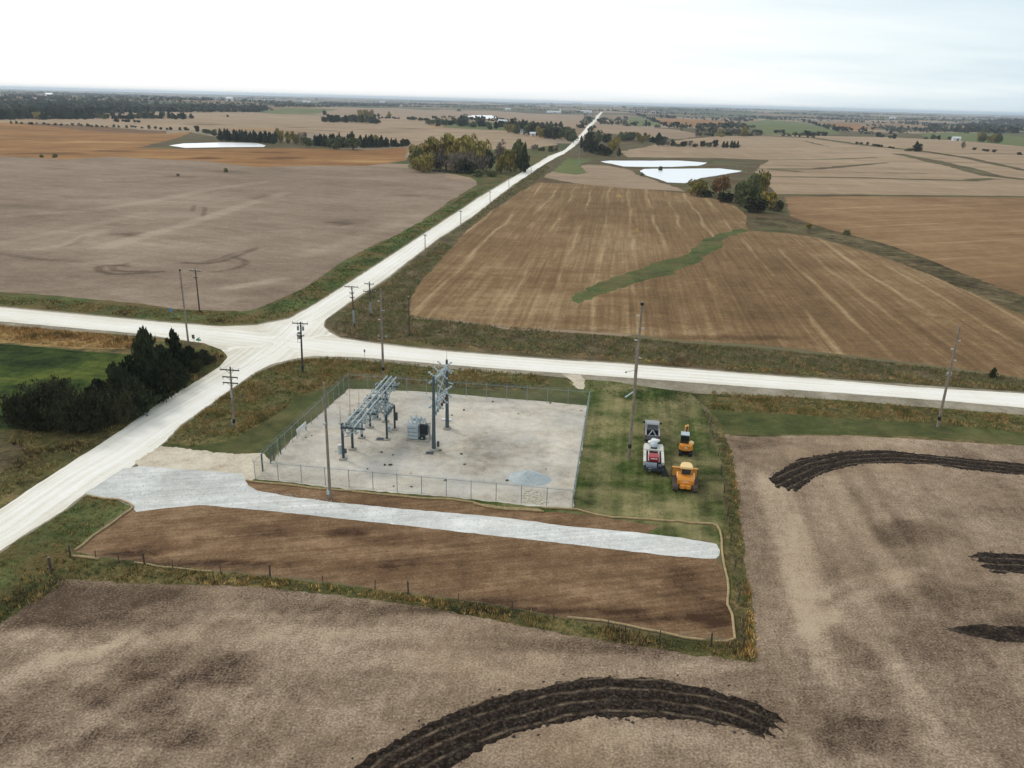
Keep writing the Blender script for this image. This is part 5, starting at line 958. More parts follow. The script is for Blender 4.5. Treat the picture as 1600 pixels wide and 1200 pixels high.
for f in (.18, .48, .8):
    for z, dz in ((z1, -1), (z1, 1), (z2, 1), (z2, -1)):
        for s in (-1, 1):
            a = HP(f, z); dd = (lp*s*.8+Vector((0, 0, dz*.65))+ld*.1).normalized(); insul(e, o, a+dd*.1, 1.15, .18, porc, dd)
for f in (.15, .3, .45, .6, .75, .9):
    q = HP(f, z2-1.3); m = MB(o); m.box(q, (.3, .3, .45), rz=-TH); m.bar(q, q+Vector((0, 0, .8)), .06); m.build('cutout_switch', galv if f < .5 else porcd, e)
m = MB(o); m.bar(HP(.04, z2-.2), HP(.95, z1-.6), .13); m.bar(HP(.3, z2), HP(.3, z1), .08); m.bar(HP(.62, z2), HP(.62, z1), .08); m.build('brace', galv, e)
for s in (-1, 1): m = MB(o); q = R1-Vector((0, 0, 2.2+s*.9)); m.bar(q, q+EV*.9+Vector((0, 0, -.25)), .1); m.build('bracket', porc, e)
m = MB(o); m.box(L0+Vector((.55, .1, .8)), (.3, .3, .7)); m.build('control_box', steel, e)
b = G3(698.6, 667); e = empty('white_sign_board', b, 'white tilted board fixed low on the rear steel column', 'board', rz=-TH); MB().box((0, -.35, 1.15), (1.35, .5, .3)).build('board_panel', white, e, .01); MB().box((0, -.1, .5), (.35, .3, .9)).build('bracket', steel, e)
# gravel heap and rubble
def heap(poly_c, rx, ry, h, name, label, mat, seed, n=40):
    c = G3(*poly_c); r = np.random.default_rng(seed); vs = []; fs = []
    for j in range(14):
        q = 1-j/13.
        for i in range(n):
            a = 2*math.pi*i/n; w = 1+.08*noise.noise(Vector((math.cos(a)*2, math.sin(a)*2, seed)))+.05*noise.noise(Vector((math.cos(a)*6, math.sin(a)*6, j*.5)))
            z = h*(1-q**1.25)*(1+.15*noise.noise(Vector((q*4*math.cos(a), q*4*math.sin(a), 5))))-.03; vs.append((rx*q*w*math.cos(a), ry*q*w*math.sin(a), z))
    for j in range(13):
        for i in range(n): fs.append((j*n+i, j*n+(i+1) % n, (j+1)*n+(i+1) % n, (j+1)*n+i))
    m = MB(); m.add(vs, fs, True); ob = m.build(name, mat, None, 0, c); ob.rotation_euler = (0, 0, -TH); return tag(ob, label, 'heap')
hm = NM('blue_grey_gravel'); hm.col(hm.ramp(hm.math('ADD', hm.math('MULTIPLY', hm.noise(.16, 4, .7), .6), hm.math('MULTIPLY', hm.noise(1.6, 3), .45)), [(.3, S(140, 150, 152)), (.5, S(178, 188, 190)), (.75, S(210, 218, 218))])); hm.bump(hm.noise(.2, 3, .7), .08, .9)
heap((827, 748), 2.7, 1.9, 1.05, 'gravel_heap', 'low cone of blue-grey gravel near the front right corner of the pad', hm.m, 3)
def scatter_poly(poly, dens_, rng):
    P = [G(*p) for p in poly]; A = np.array(P); x0, y0 = A.min(0); x1, y1 = A.max(0); n = int((x1-x0)*(y1-y0)*dens_); X = rng.uniform(x0, x1, n); Y = rng.uniform(y0, y1, n); m = inpoly(X, Y, P); return X[m], Y[m]
def stones(poly, den, smin, smax, name, label, mat, seed):
    r = np.random.default_rng(seed); X, Y = scatter_poly(poly, den, r); n = len(X); base = np.array([(1, 0, 0), (0, 1, 0), (-1, 0, 0), (0, -1, 0), (0, 0, 1), (0, 0, -1)], float); T = np.array([(0, 1, 4), (1, 2, 4), (2, 3, 4), (3, 0, 4), (1, 0, 5), (2, 1, 5), (3, 2, 5), (0, 3, 5)])
    s = r.uniform(smin, smax, (n, 1, 1)); V = base[None]*s*r.uniform(.6, 1.2, (n, 6, 1))*np.array([1.2, 1, .7]); a = r.uniform(0, 6.28, n); ca, sa = np.cos(a)[:, None], np.sin(a)[:, None]
    V = np.stack([V[..., 0]*ca-V[..., 1]*sa+X[:, None], V[..., 0]*sa+V[..., 1]*ca+Y[:, None], V[..., 2]+hh(X, Y)[:, None]+s[..., 0]*.2], -1).reshape(-1, 3); Fc = (T[None]+6*np.arange(n)[:, None, None]).reshape(-1, 3)
    return tag(link(name, mesh_np(name, V, Fc, mat)), label, 'stones', kind='stuff')
rub = plain('pale_yellowish_rubble', S(214, 206, 176), .95, var=.35, size=.3)
stones([(817, 768), (830, 764), (856, 767), (858, 786), (840, 789), (817, 785)], 22, .05, .13, 'rubble', 'pale yellowish rubble patch inside the front fence', rub, 5)
stones([(200, 728), (250, 700), (335, 708), (400, 714), (425, 728), (398, 742), (300, 733)], 3, .03, .08, 'loose_stones', 'loose cream stones on the gravel apron', plain('cream_rubble', S(214, 202, 178), .95, var=.3, size=.3), 6)
stones([(150, 775), (200, 735), (380, 742), (400, 764), (600, 792), (900, 826), (1115, 852), (1115, 870), (900, 850), (600, 816), (300, 786), (210, 795)], 5, .03, .075, 'loose_stones', 'loose white stones on the fresh gravel drive', plain('white_limestone', S(222, 226, 226, 1.4), .95, var=.25, size=.3), 8)
stones([(400, 748), (890, 792), (918, 636), (546, 610)], 1.0, .03, .07, 'loose_stones', 'loose grey stones on the substation pad', plain('grey_pad_stone', S(190, 184, 172), .95, var=.25, size=.4), 9)
clod = plain('black_soil_clods', S(62, 52, 44), .95, var=.6, size=.2)
for r_ in [q for q in REG if q['name'] == 'ploughed_strip']:
    x = r_
    A_ = np.array(r_['D']); rngc = np.random.default_rng(len(A_)); x0, y0 = A_.min(0)-1; x1, y1 = np.minimum(A_.max(0)+1, (140, 200)); nn_ = int(max(0, (x1-x0))*(y1-y0)*9); X = rngc.uniform(x0, x1, nn_); Y = rngc.uniform(y0, y1, nn_)
    sg_ = np.where(rngc.random(nn_) < .25, .6, .2); gx = X+rngc.normal(size=nn_)*sg_; gy = Y+rngc.normal(size=nn_)*sg_; mk = inpoly(X, Y, r_['D']); X, Y = gx[mk], gy[mk]; n = len(X)
    if not n: continue
    base = np.array([(1, 0, 0), (0, 1, 0), (-1, 0, 0), (0, -1, 0), (0, 0, 1)], float); T = np.array([(0, 1, 4), (1, 2, 4), (2, 3, 4), (3, 0, 4)])
    s = rngc.uniform(.04, .17, (n, 1, 1)); Vv = base[None]*s*rngc.uniform(.5, 1.3, (n, 5, 1)); a = rngc.uniform(0, 6.28, n); ca, sa = np.cos(a)[:, None], np.sin(a)[:, None]
    Vv = np.stack([Vv[..., 0]*ca-Vv[..., 1]*sa+X[:, None], Vv[..., 0]*sa+Vv[..., 1]*ca+Y[:, None], np.maximum(Vv[..., 2]*.9, -.01)], -1).reshape(-1, 3); Fc = (T[None]+5*np.arange(n)[:, None, None]).reshape(-1, 3)
    tag(link('soil_clods', mesh_np('soil_clods', Vv, Fc, clod)), 'turned soil clods lying on the '+r_['label'], 'soil', kind='stuff')
# ------------------------------------------------------------------ straw wattles
strw = plain('straw_wattle_netting', S(172, 150, 110), .95, var=.25, size=.35)
def wattle(pts_, label, r=.12):
    P = [];
    for i in range(len(pts_)-1):
        a, b = np.array(pts_[i], float), np.array(pts_[i+1], float); k = max(2, int(np.linalg.norm(b-a)/6))
        for j in range(k): P.append(a+(b-a)*j/k)
    P.append(np.array(pts_[-1], float)); Q = []
    for i, p in enumerate(P): g_ = G3(*p); w = noise.noise(Vector((g_.x*.35, g_.y*.35, 2)))*.22; Q.append(g_+Vector((w, w, r*.75+.03*noise.noise(g_*.9))))
    o = Q[0].copy(); m = MB(o); m.path(Q, r, 8); ob = m.build('straw_wattle', strw, None, 0, o); return tag(ob, label, 'straw wattle', 'straw wattles staked round the dirt lot')
wattle([(384, 752), (436, 757.5), (509, 765.5), (549, 767.5), (596, 773.5), (650, 778.5), (700, 781), (740, 784.5), (752, 790), (800, 795.5), (845, 798)], 'tan wattle along the foot of the front fence')
wattle([(741, 787), (760, 793), (800, 797.5), (850, 800)], 'short double wattle lying against the front fence wattle', .12)
wattle([(845, 794), (900, 797.5), (955, 809), (1000, 812), (1062, 815), (1075, 818), (1112, 820), (1119, 823), (1124, 830), (1127, 847), (1128, 866), (1131, 885)], 'tan wattle curving across the worn lawn to the east corner')
wattle([(1131, 885), (1137, 905), (1138, 928), (1138, 945), (1144, 962), (1147, 985), (1148.5, 999), (1137, 1003), (1112, 1002)], 'tan wattle down the east edge of the dirt lot')
wattle([(885, 966), (920, 969), (940, 971.5), (975, 979.5), (1025, 986.5), (1065, 995), (1105, 1000.5)], 'tan wattle along the lower right edge of the dirt lot')
wattle([(137, 775), (160, 780.5), (185, 781.5), (200, 787.5), (208, 792.5), (203, 798), (192, 805.5), (175, 818), (150, 836), (130, 852), (117, 861)], 'tan wattle down the west edge of the dirt lot')
wattle([(112, 869.5), (155, 874.5)], 'short half-buried wattle at the southwest corner of the dirt lot', .14); wattle([(207, 880.5), (275, 887.5), (332, 894.5)], 'half-buried wattle along the lower left edge of the dirt lot', .09)
# field fence on the south and east
e = empty('field_fence', G3(110, 870), 'old wire field fence with dark wooden posts below the dirt lot', 'fence'); o = e.location.copy(); fp = [(110, 871), (150, 874), (186, 878), (226, 883), (270, 889), (345, 896), (422, 902), (505, 914), (586, 921), (638, 928), (716, 942), (800, 955), (864, 970), (950, 984), (1030, 1000), (1111, 1010), (1161, 1014)]
for i, p in enumerate(fp): b = G3(*p); big = p[0] in (110, 226, 422, 638, 1111, 1161); MB(o).tube(b, b+Vector((random.uniform(-.05, .05), 0, 1.35 if big else 1.0)), .09 if big else .045, .08 if big else .04, 7).build('post', woodd, e)
m = MB(o)
for z in (.35, .7, 1.0):
    for a, b_ in zip(fp[:-1], fp[1:]): m.tube(G3(*a)+Vector((0, 0, z)), G3(*b_)+Vector((0, 0, z)), .006, .006, 3, False)
m.build('wire', steel, e)
e = empty('field_fence', G3(1106, 645), 'overgrown wire fence with pale broken posts between the lawn and the right field', 'fence'); o = e.location.copy(); fp = [(1104, 648), (1108, 662), (1112, 676), (1117, 692), (1122, 712), (1127, 738), (1132, 770), (1137, 805), (1142, 845), (1148, 890), (1153, 940), (1158, 985), (1161, 1012)]
for p in fp: b = G3(*p); MB(o).tube(b, b+Vector((random.uniform(-.15, .15), 0, 1.1)), .06, .05, 6).build('post', wood_m if p[1] < 700 else woodd, e)
m = MB(o)
for z in (.4, .9):
    for a, b_ in zip(fp[:-1], fp[1:]): m.tube(G3(*a)+Vector((0, 0, z)), G3(*b_)+Vector((0, 0, z)), .006, .006, 3, False)
m.build('wire', steel, e)
# culvert end
b = G3(80, 893); e = empty('gate_post', b, 'thick dark wooden post standing alone in the green ditch bank', 'post'); MB(b).tube(b, b+Vector((0, 0, 1.5)), .14, .12, 9).build('shaft', woodd, e); MB(b).tube(b+Vector((0, 0, 1.5)), b+Vector((0, 0, 1.56)), .12, .07, 9).build('post_top', wood_m, e)
# ------------------------------------------------------------------ pickup, trailer, excavator, dozer
def place(px_base, ang): return G3(*px_base), ang
def veh(name, px_base, label, cat, rz): return empty(name, G3(*px_base), label, cat, rz=rz)
hd = G3(1019, 668)-G3(1020, 741); RZ = math.atan2(-hd.x, hd.y)
silver = plain('silver_grey_paint', S(150, 154, 158), .3, .4, var=.05, spec=.6); red = plain('red_enamel', S(170, 22, 34), .35, var=.08); cream = plain('faded_cream_paint', S(250, 214, 150, 1.35), .6, var=.05); org = plain('orange_yellow_enamel', S(222, 146, 56), .45, var=.1, size=.5); orgl = plain('sunlit_yellow_enamel', S(238, 180, 96), .5, var=.08); dirtw = plain('dusty_white_paint', S(214, 210, 200), .6, var=.1, size=.6); mud = plain('muddy_track_steel', S(92, 80, 72), .9, var=.3, size=.25); tankm = plain('grey_blue_steel', S(120, 130, 142), .45, .2, var=.12)
def wheel(e, x, y, r=.4, w=.26):
    t = MB().tube((x-w/2, y, r), (x+w/2, y, r), r, r, 20).build('wheel', blk, e, .03); MB().tube((x-w/2-.012, y, r), (x+w/2+.012, y, r), r*.58, r*.58, 14).build('rim', silver, t)
e = veh('pickup_truck', (1018.5, 694), 'silver-grey pickup truck parked on the worn lawn, hitched to the white trailer', 'pickup truck', RZ)   # origin: rear bumper
body = [(.0, .55), (.0, 1.05), (.02, 1.22), (2.1, 1.25), (4.3, 1.22), (5.7, 1.08), (5.9, .95), (5.92, .5), (5.3, .42), (4.2, .42), (1.8, .42), (.6, .45)]
m = MB()
for s in (-1, 1): m.prism([(0, .5), (0, 1.28), (2.15, 1.3), (2.15, .45)], s*.86-.1, s*.86+.1)      # bed sides
m.prism([(2.1, .45), (2.1, 1.26), (4.35, 1.24), (5.75, 1.12), (5.92, .95), (5.95, .5)], -.95, .95)
m.box((0, .05, .85), (1.7, .1, .75)); m.box((0, 1.1, .62), (1.6, 2.1, .1)); m.build('body', silver, e, .03)
m = MB(); prof = [(2.15, 1.22), (2.35, 1.86), (2.6, 1.95), (3.6, 1.95), (3.85, 1.86), (4.5, 1.22)]; m.prism(prof, -.82, .82); m.build('cab', silver, e, .04)
m = MB(); m.prism([(2.20, 1.32), (2.36, 1.80), (2.30, 1.81), (2.13, 1.32)], -.70, .70); m.build('rear_window', glass, e); m = MB(); m.prism([(3.95, 1.78), (4.42, 1.30), (4.48, 1.32), (4.0, 1.81)], -.70, .70); m.build('windshield', glass, e)
for s in (-1, 1):
    m = MB(); m.prism([(2.45, 1.34), (2.6, 1.8), (3.75, 1.8), (4.15, 1.34)], s*.83-.012, s*.83+.012); m.build('side_window', glass, e)
    m = MB(); m.box((s*1.12, 4.0, 1.42), (.24, .12, .26)); m.bar((s*.92, 4.0, 1.32), (s*1.1, 4.0, 1.38), .05); m.build('mirror', black, e, .02)
    m = MB(); m.box((s*.86, -.02, 1.02), (.14, .05, .3)); m.build('taillight', red, e)
    for y in (1.15, 4.75): wheel(e, s*.86, y)
m = MB(); m.box((0, 1.75, 1.0), (1.5, .5, .62)); m.build('toolbox', black, e, .02); m = MB(); m.box((0, 1.05, .72), (1.5, 1.0, .1)); m.build('bed_mat', darkrad, e); m = MB(); m.bar((-.6, .5, .8), (0, 1.5, 1.35), .13); m.bar((.6, .5, .8), (0, 1.5, 1.35), .13); m.bar((-.6, .5, .8), (.6, .5, .8), .1); m.build('hitch_frame', silver, e)
MB().box((0, -.12, .55), (1.85, .22, .2)).build('bumper', black, e, .02)
# trailer: white deck sides, dark well, red engine, round white tank at the front, grey rear tank
e = veh('vacuum_trailer', (1020.5, 742), 'white equipment trailer with red engine cover behind the pickup', 'trailer', RZ)      # origin: rear end
m = MB(); m.box((0, 4.4, .62), (2.2, 7.2, .16)); m.build('chassis', darkrad, e)
m = MB()
for s in (-1, 1):
    m.box((s*1.08, 3.5, .98), (.34, 5.0, .62)); m.box((s*.62, 2.9, 1.12), (.12, 2.9, .3)); m.box((s*.78, 5.35, 1.05), (.75, 1.7, .72))
m.box((0, 4.45, 1.3), (2.4, .26, .22)); m.build('deck_sides', dirtw, e, .03)
m = MB(); m.box((0, 2.6, .92), (1.85, 3.0, .42)); m.build('engine_bay', black, e)
m = MB(); m.box((0, 2.15, 1.32), (1.3, 1.35, .66), taper=.9); m.build('engine_cover', red, e, .05)
m = MB()      # illegible white lettering plate on the cover
for k, wv in enumerate((.11, .07, .1, .1, .06, .1, .1)): m.box((-.34+.115*k, 1.49, 1.44), (wv*.95, .06, .15))
m.build('lettering', white, e)
m = MB(); m.tube((0, 5.1, 1.55), (0, 6.7, 1.55), .5, .46, 16); m.sphere((0, 5.1, 1.55), .5, 14, 8); m.build('tank', bluegrey, e)
m = MB(); m.sphere((.12, 6.1, 1.85), .5, 12, 8, .5); m.sphere((-.42, 5.9, 1.75), .36, 12, 8, .5); m.sphere((.42, 6.3, 1.85), .36, 12, 8, .5); m.build('tarpaulin', white, e)
m = MB(); m.box((0, 4.85, 1.35), (.72, .5, .55)); m.build('pump_box', darkrad, e, .02); m = MB(); m.box((0, 4.62, 1.64), (.5, .04, .05)); m.build('pump_label', bluegrey, e)
m = MB(); m.tube((-.95, .5, .95), (.35, .5, .95), .40, .40, 14); m.build('rear_tank', tankm, e); m = MB(); m.box((0, .55, .62), (2.35, 1.1, .2)); m.box((.75, .5, .9), (.5, .7, .45)); m.build('rear_deck', darkrad, e, .02)
m = MB(); m.prism([(-.25, .02), (1.0, .02), (1.0, .95), (.75, .95)], .95, 1.15); m.add([(1.1, -.15, .03), (1.95, -.25, .03), (1.3, 1.0, .9), (1.0, 1.0, .9), (1.1, -.15, .0), (1.95, -.25, .0)], [(0, 1, 2, 3), (4, 5, 1, 0), (1, 5, 2)]); m.build('folded_ramp', black, e)
m = MB(); m.box((-.45, .12, .62), (.35, .2, .35)); m.build('jack', galv, e); m = MB(); m.box((-.85, .35, .8), (.5, .3, .4)); m.build('fuel_can', black, e)
m = MB(); m.bar((-.5, 7.9, .62), (0, 8.9, .62), .14); m.bar((.5, 7.9, .62), (0, 8.9, .62), .14); m.build('hitch', darkrad, e)
for s in (-1, 1):
    for y in (3.3, 4.25): wheel(e, s*1.12, y, .38, .24)
# mini excavator
def track(e, x, y0, y1, w, h, mat):
    n = 9; prof = [(y0+h/2-h/2*math.sin(math.pi*i/n), h/2-h/2*math.cos(math.pi*i/n)) for i in range(n+1)]+[(y1-h/2+h/2*math.sin(math.pi*i/n), h/2+h/2*math.cos(math.pi*i/n)) for i in range(n+1)]
    m = MB(); m.prism([(p[0], p[1]) for p in prof], x-w/2, x+w/2); t = m.build('track', mat, e)
    m = MB(); k = int((y1-y0)/.22)
    for i in range(k): yy = y0+h/2+(y1-y0-h)*i/max(1, k-1); m.box((x, yy, h+.015), (w*1.02, .07, .05))
    m.build('track_pads', mat, t); return t
e = veh('mini_excavator', (1070.5, 712.5), 'small orange-yellow mini excavator with black cab facing away', 'excavator', RZ-.05)
track(e, -.62, -.25, 1.75, .42, .62, blk); track(e, .62, -.25, 1.75, .42, .62, blk); MB().box((0, .8, .45), (.9, 1.2, .3)).build('undercarriage', black, e)
m = MB(); pr = [(-.85, .15), (-.95, .55), (-.6, .95), (.75, 1.2), (.95, 1.2), (.95, .2)]
def poly_prism(m, pts2, z0, z1, tp=1.0):
    n = len(pts2); cx = sum(p[0] for p in pts2)/n; cy = sum(p[1] for p in pts2)/n
    vs = [(p[0], p[1], z0) for p in pts2]+[(cx+(p[0]-cx)*tp, cy+(p[1]-cy)*tp, z1) for p in pts2]
    return m.add(vs, [(i, (i+1) % n, n+(i+1) % n, n+i) for i in range(n)]+[tuple(range(n))[::-1], tuple(range(n, 2*n))])
poly_prism(m, [(-.9, .55), (-.82, .1), (-.45, -.22), (.45, -.22), (.82, .1), (.9, .55), (.8, .75), (-.8, .75)], .78, 1.45, .92); m.build('engine_cover', org, e, .04)
poly_prism(MB(), [(-.8, .5), (.8, .5), (.8, 1.75), (-.8, 1.75)], .7, .95).build('platform', org, e, .02)
MB().box((-.0, -.215, 1.2), (.34, .02, .12)).build('decal', white, e); MB().box((.22, -.17, 1.36), (.2, .05, .06)).build('vent', black, e)
m = MB(); m.box((-.22, 1.25, 1.7), (1.0, 1.25, 1.5), taper=.94); m.build('cab', glass, e, .03); m = MB()
for sx in (-.70, .26):
    for sy in (.65, 1.84): m.bar((sx, sy, .95), (sx*.98, sy*.98+.03, 2.46), .07)
m.build('cab_frame', black, e); MB().box((-.22, 1.3, 2.52), (1.08, 1.2, .1)).build('cab_roof', bluegrey, e, .03)
m = MB(); m.sphere((.62, .75, 1.55), .36, 14, 8, .85); m.build('fuel_tank', cream, e)
m = MB(); m.bar((0, 1.9, 1.1), (-.05, 2.7, 2.3), .22, .26); m.bar((-.05, 2.7, 2.3), (.05, 4.1, 2.6), .2, .24); m.build('boom', black, e); m = MB(); m.bar((.05, 3.6, 2.75), (.05, 5.2, 1.9), .28, .3); m.build('arm', orgl, e); m = MB(); m.prism([(4.9, 1.0), (5.4, .9), (5.7, 1.5), (5.5, 2.0), (5.1, 2.0)], -.25, .25); m.build('bucket', orgl, e)
m = MB(); m.box((.0, 2.25, .3), (1.6, .1, .5)); m.build('blade', black, e)
# dozer
e = veh('bulldozer', (1070, 769.5), 'orange-yellow bulldozer with cream cab roof, blade facing away', 'bulldozer', RZ-.02)
track(e, -1.08, -.1, 2.75, .62, .95, mud); track(e, 1.08, -.1, 2.75, .62, .95, mud)
m = MB(); m.box((0, 1.5, .85), (1.35, 3.0, .8)); m.prism([(.15, .9), (.15, 1.4), (.35, 1.62), (1.3, 1.66), (1.3, .9)], -.95, .95); m.box((0, 3.1, 1.35), (1.1, 1.5, .75), taper=.9); m.build('body', org, e, .04)
for s in (-1, 1): m = MB(); m.box((s*.93, 1.45, 1.5), (.24, 1.5, .22), taper=.85); m.build('fender', orgl, e, .03)
m = MB(); m.prism([(1.15, 1.6), (1.25, 2.45), (2.35, 2.45), (2.5, 1.5)], -.62, .62); m.build('cab', org, e, .04); m = MB(); m.prism([(1.10, 1.78), (1.18, 2.34), (1.14, 2.35), (1.06, 1.78)], -.5, .5); m.build('rear_window', glass, e)
for s in (-1, 1): m = MB(); m.prism([(1.35, 1.75), (1.42, 2.3), (2.25, 2.3), (2.3, 1.75)], s*.63-.01, s*.63+.01); m.build('side_window', glass, e)
m = MB(); poly_prism(m, [(-.72, 1.05), (.72, 1.05), (.76, 1.7), (.6, 2.35), (.3, 2.65), (-.3, 2.65), (-.6, 2.35), (-.76, 1.7)], 2.45, 2.68, .93); m.build('cab_roof', cream, e, .04)
m = MB()
for k, wv in enumerate((.09, .07, .09, .06, .09, .08)): m.box((-.24+.1*k, .135, 1.28), (wv*.8, .02, .12))
m.build('decal', white, e)
m = MB(); m.box((0, 4.0, .72), (3.0, .16, 1.1)); m.prism([(3.85, 1.2), (3.7, 1.32), (3.85, 1.45), (4.08, 1.3)], -1.5, 1.5); m.build('blade', orgl, e, .03)
for s in (-1, 1): m = MB(); m.bar((s*.75, 1.6, .5), (s*.75, 3.95, .5), .16, .2); m.build('push_arm', org, e); m = MB(); m.box((s*1.52, 3.95, .7), (.05, .3, 1.15)); m.build('blade_end', plain('rusty_steel', S(110, 60, 40), .8), e)
m = MB(); poly_prism(m, [(-.55, .2), (-.6, -.25), (-.25, -.35), (0, -.15), (.25, -.35), (.6, -.25), (.55, .2)], .55, .95); m.build('drawbar', org, e, .03)
m = MB(); m.tube((-.25, 3.3, 1.7), (-.25, 3.3, 2.35), .06, .06, 8); m.build('exhaust', black, e)
# ------------------------------------------------------------------ far buildings
bw = plain('white_barn_siding', S(236, 238, 240, 1.4), .7, var=.04, size=3); br = plain('pale_metal_roof', S(222, 228, 232, 1.4), .5, .1, var=.05, size=3); brd = plain('brick_red_siding', S(120, 66, 52), .8); rf = plain('grey_shingle_roof', S(120, 118, 116), .85)
def barn(px_, w, dpt, h, label, wall=bw, roof=br, name='barn', rz=-TH, cat=None, nwin=0):
    b = G3(*px_); e = empty(name, b, label, cat or name.replace('_', ' '), rz=rz); rh = h*.45
    m = MB(); m.prism([(-w/2, -.3), (w/2, -.3), (w/2, h), (0, h+rh), (-w/2, h)], 0, dpt) if False else m.box((0, dpt/2, h/2), (w, dpt, h)); 
    for y in (0, dpt): m.add([(-w/2, y, h), (w/2, y, h), (w/2, y+.001, h), (0, y, h+rh)] if False else [(-w/2, y, h), (w/2, y, h), (w/2, dpt/2, h+rh) if False else (w/2, y, h+.01), (-w/2, y, h+.01)], [(0, 1, 2, 3)])
    for x in (-w/2, w/2): m.add([(x, 0, h), (x, dpt, h), (x, dpt/2, h+rh)], [(0, 1, 2)])
    m.build('wall', wall, e); m = MB(); t = .15
    for s in (0, 1): y0 = -.4 if s == 0 else dpt+.4; zz_ = h-.12; m.add([(-w/2-.5, y0, zz_), (w/2+.5, y0, zz_), (w/2+.5, dpt/2, h+rh+.05), (-w/2-.5, dpt/2, h+rh+.05), (-w/2-.5, y0, zz_+t), (w/2+.5, y0, zz_+t), (w/2+.5, dpt/2, h+rh+t+.05), (-w/2-.5, dpt/2, h+rh+t+.05)], [(0, 1, 2, 3), (4, 7, 6, 5), (0, 4, 5, 1), (0, 3, 7, 4), (1, 5, 6, 2)])
    m.build('roof', roof, e); m = MB(); m.box((w*.1, -.06, h*.35), (min(4, w*.25), .1, h*.7)); m.build('door', darkrad, e)
    for k in range(nwin): MB().box((-w*.35+w*.6*k/max(1, nwin-1), -.05, h*.55), (1.1, .08, 1.2)).build('window', glass, e)
    return e
barn((865, 177), 62, 16, 7, 'long white barn left of the two far barns on the skyline'); barn((916, 176.5), 52, 16, 7.5, 'white barn beside the road top on the skyline')
b = G3(875.5, 177); e = empty('silo', b, 'white silo between the two far white barns', 'silo'); MB(b).tube(b, b+Vector((0, 0, 15)), 4, 4, 14).build('wall', bw, e); MB(b).sphere(b+Vector((0, 0, 15)), 4, 14, 8).build('dome', br, e)
barn((818, 210), 9, 8, 4.5, 'white house among the farmstead trees left of the road', name='house', nwin=2, roof=rf); barn((832, 213), 7, 6, 3.5, 'small pale shed right of the white farmstead house', name='shed'); barn((785, 192), 17, 9, 4, 'long low white shed beside the small green meadow', name='shed')
barn((793, 172.5), 26, 12, 7, 'far white farmhouse at the right of the orange field', name='house', nwin=3); barn((478, 160.5), 60, 22, 10, 'far white building group on the left skyline', name='barn'); barn((358, 158), 24, 14, 10, 'tiny far white house before the left skyline woods', name='house', nwin=2); barn((902, 163.5), 150, 40, 18, 'pale far storage building on the skyline left of the road top', name='warehouse')
barn((76, 151), 30, 16, 10, 'tiny white farmhouse among the far left woods', name='house'); barn((1495, 220), 11, 7, 4, 'small white shed at the right of the far tan field', name='shed'); barn((597, 161), 40, 18, 10, 'far white farm building on the centre-left skyline', name='barn'); barn((1560, 183), 40, 14, 8, 'far white farm building on the right ridge', name='barn'); barn((1395, 186), 30, 14, 8, 'far pale house among the right woods', name='house'); barn((962, 168), 26, 14, 9, 'far pale house right of the road top', name='house')
# ------------------------------------------------------------------ tall grass
def grass_mat():
    m = NM('mixed_dry_and_green_grass'); c = m.attr('tintcol', 'Color'); m.col(c); m.b.inputs['Roughness'].default_value = .85; m.b.inputs['Specular IOR Level'].default_value = .1; return m.m
GR = grass_mat()
def pal(*cs): return np.array([S(*c)[:3] for c in cs])
PALS = dict(brown=pal((62, 80, 38), (76, 92, 44), (98, 98, 56), (122, 110, 68), (150, 128, 84), (132, 106, 68), (88, 88, 48)), mixed=pal((84, 92, 50), (62, 74, 38), (128, 112, 72), (104, 98, 58), (146, 122, 78), (70, 60, 40)), green=pal((72, 96, 46), (56, 78, 36), (96, 110, 58), (84, 88, 48)), straw=pal((176, 142, 84), (196, 166, 104), (150, 116, 66), (136, 108, 62)), orange=pal((150, 118, 74), (132, 98, 60), (166, 136, 90), (104, 86, 52)), weed=pal((104, 94, 66), (122, 110, 80), (86, 90, 56), (94, 102, 62), (112, 96, 68), (138, 122, 88)), lawn=pal((66, 82, 38), (82, 92, 48), (54, 70, 32), (104, 106, 62)))
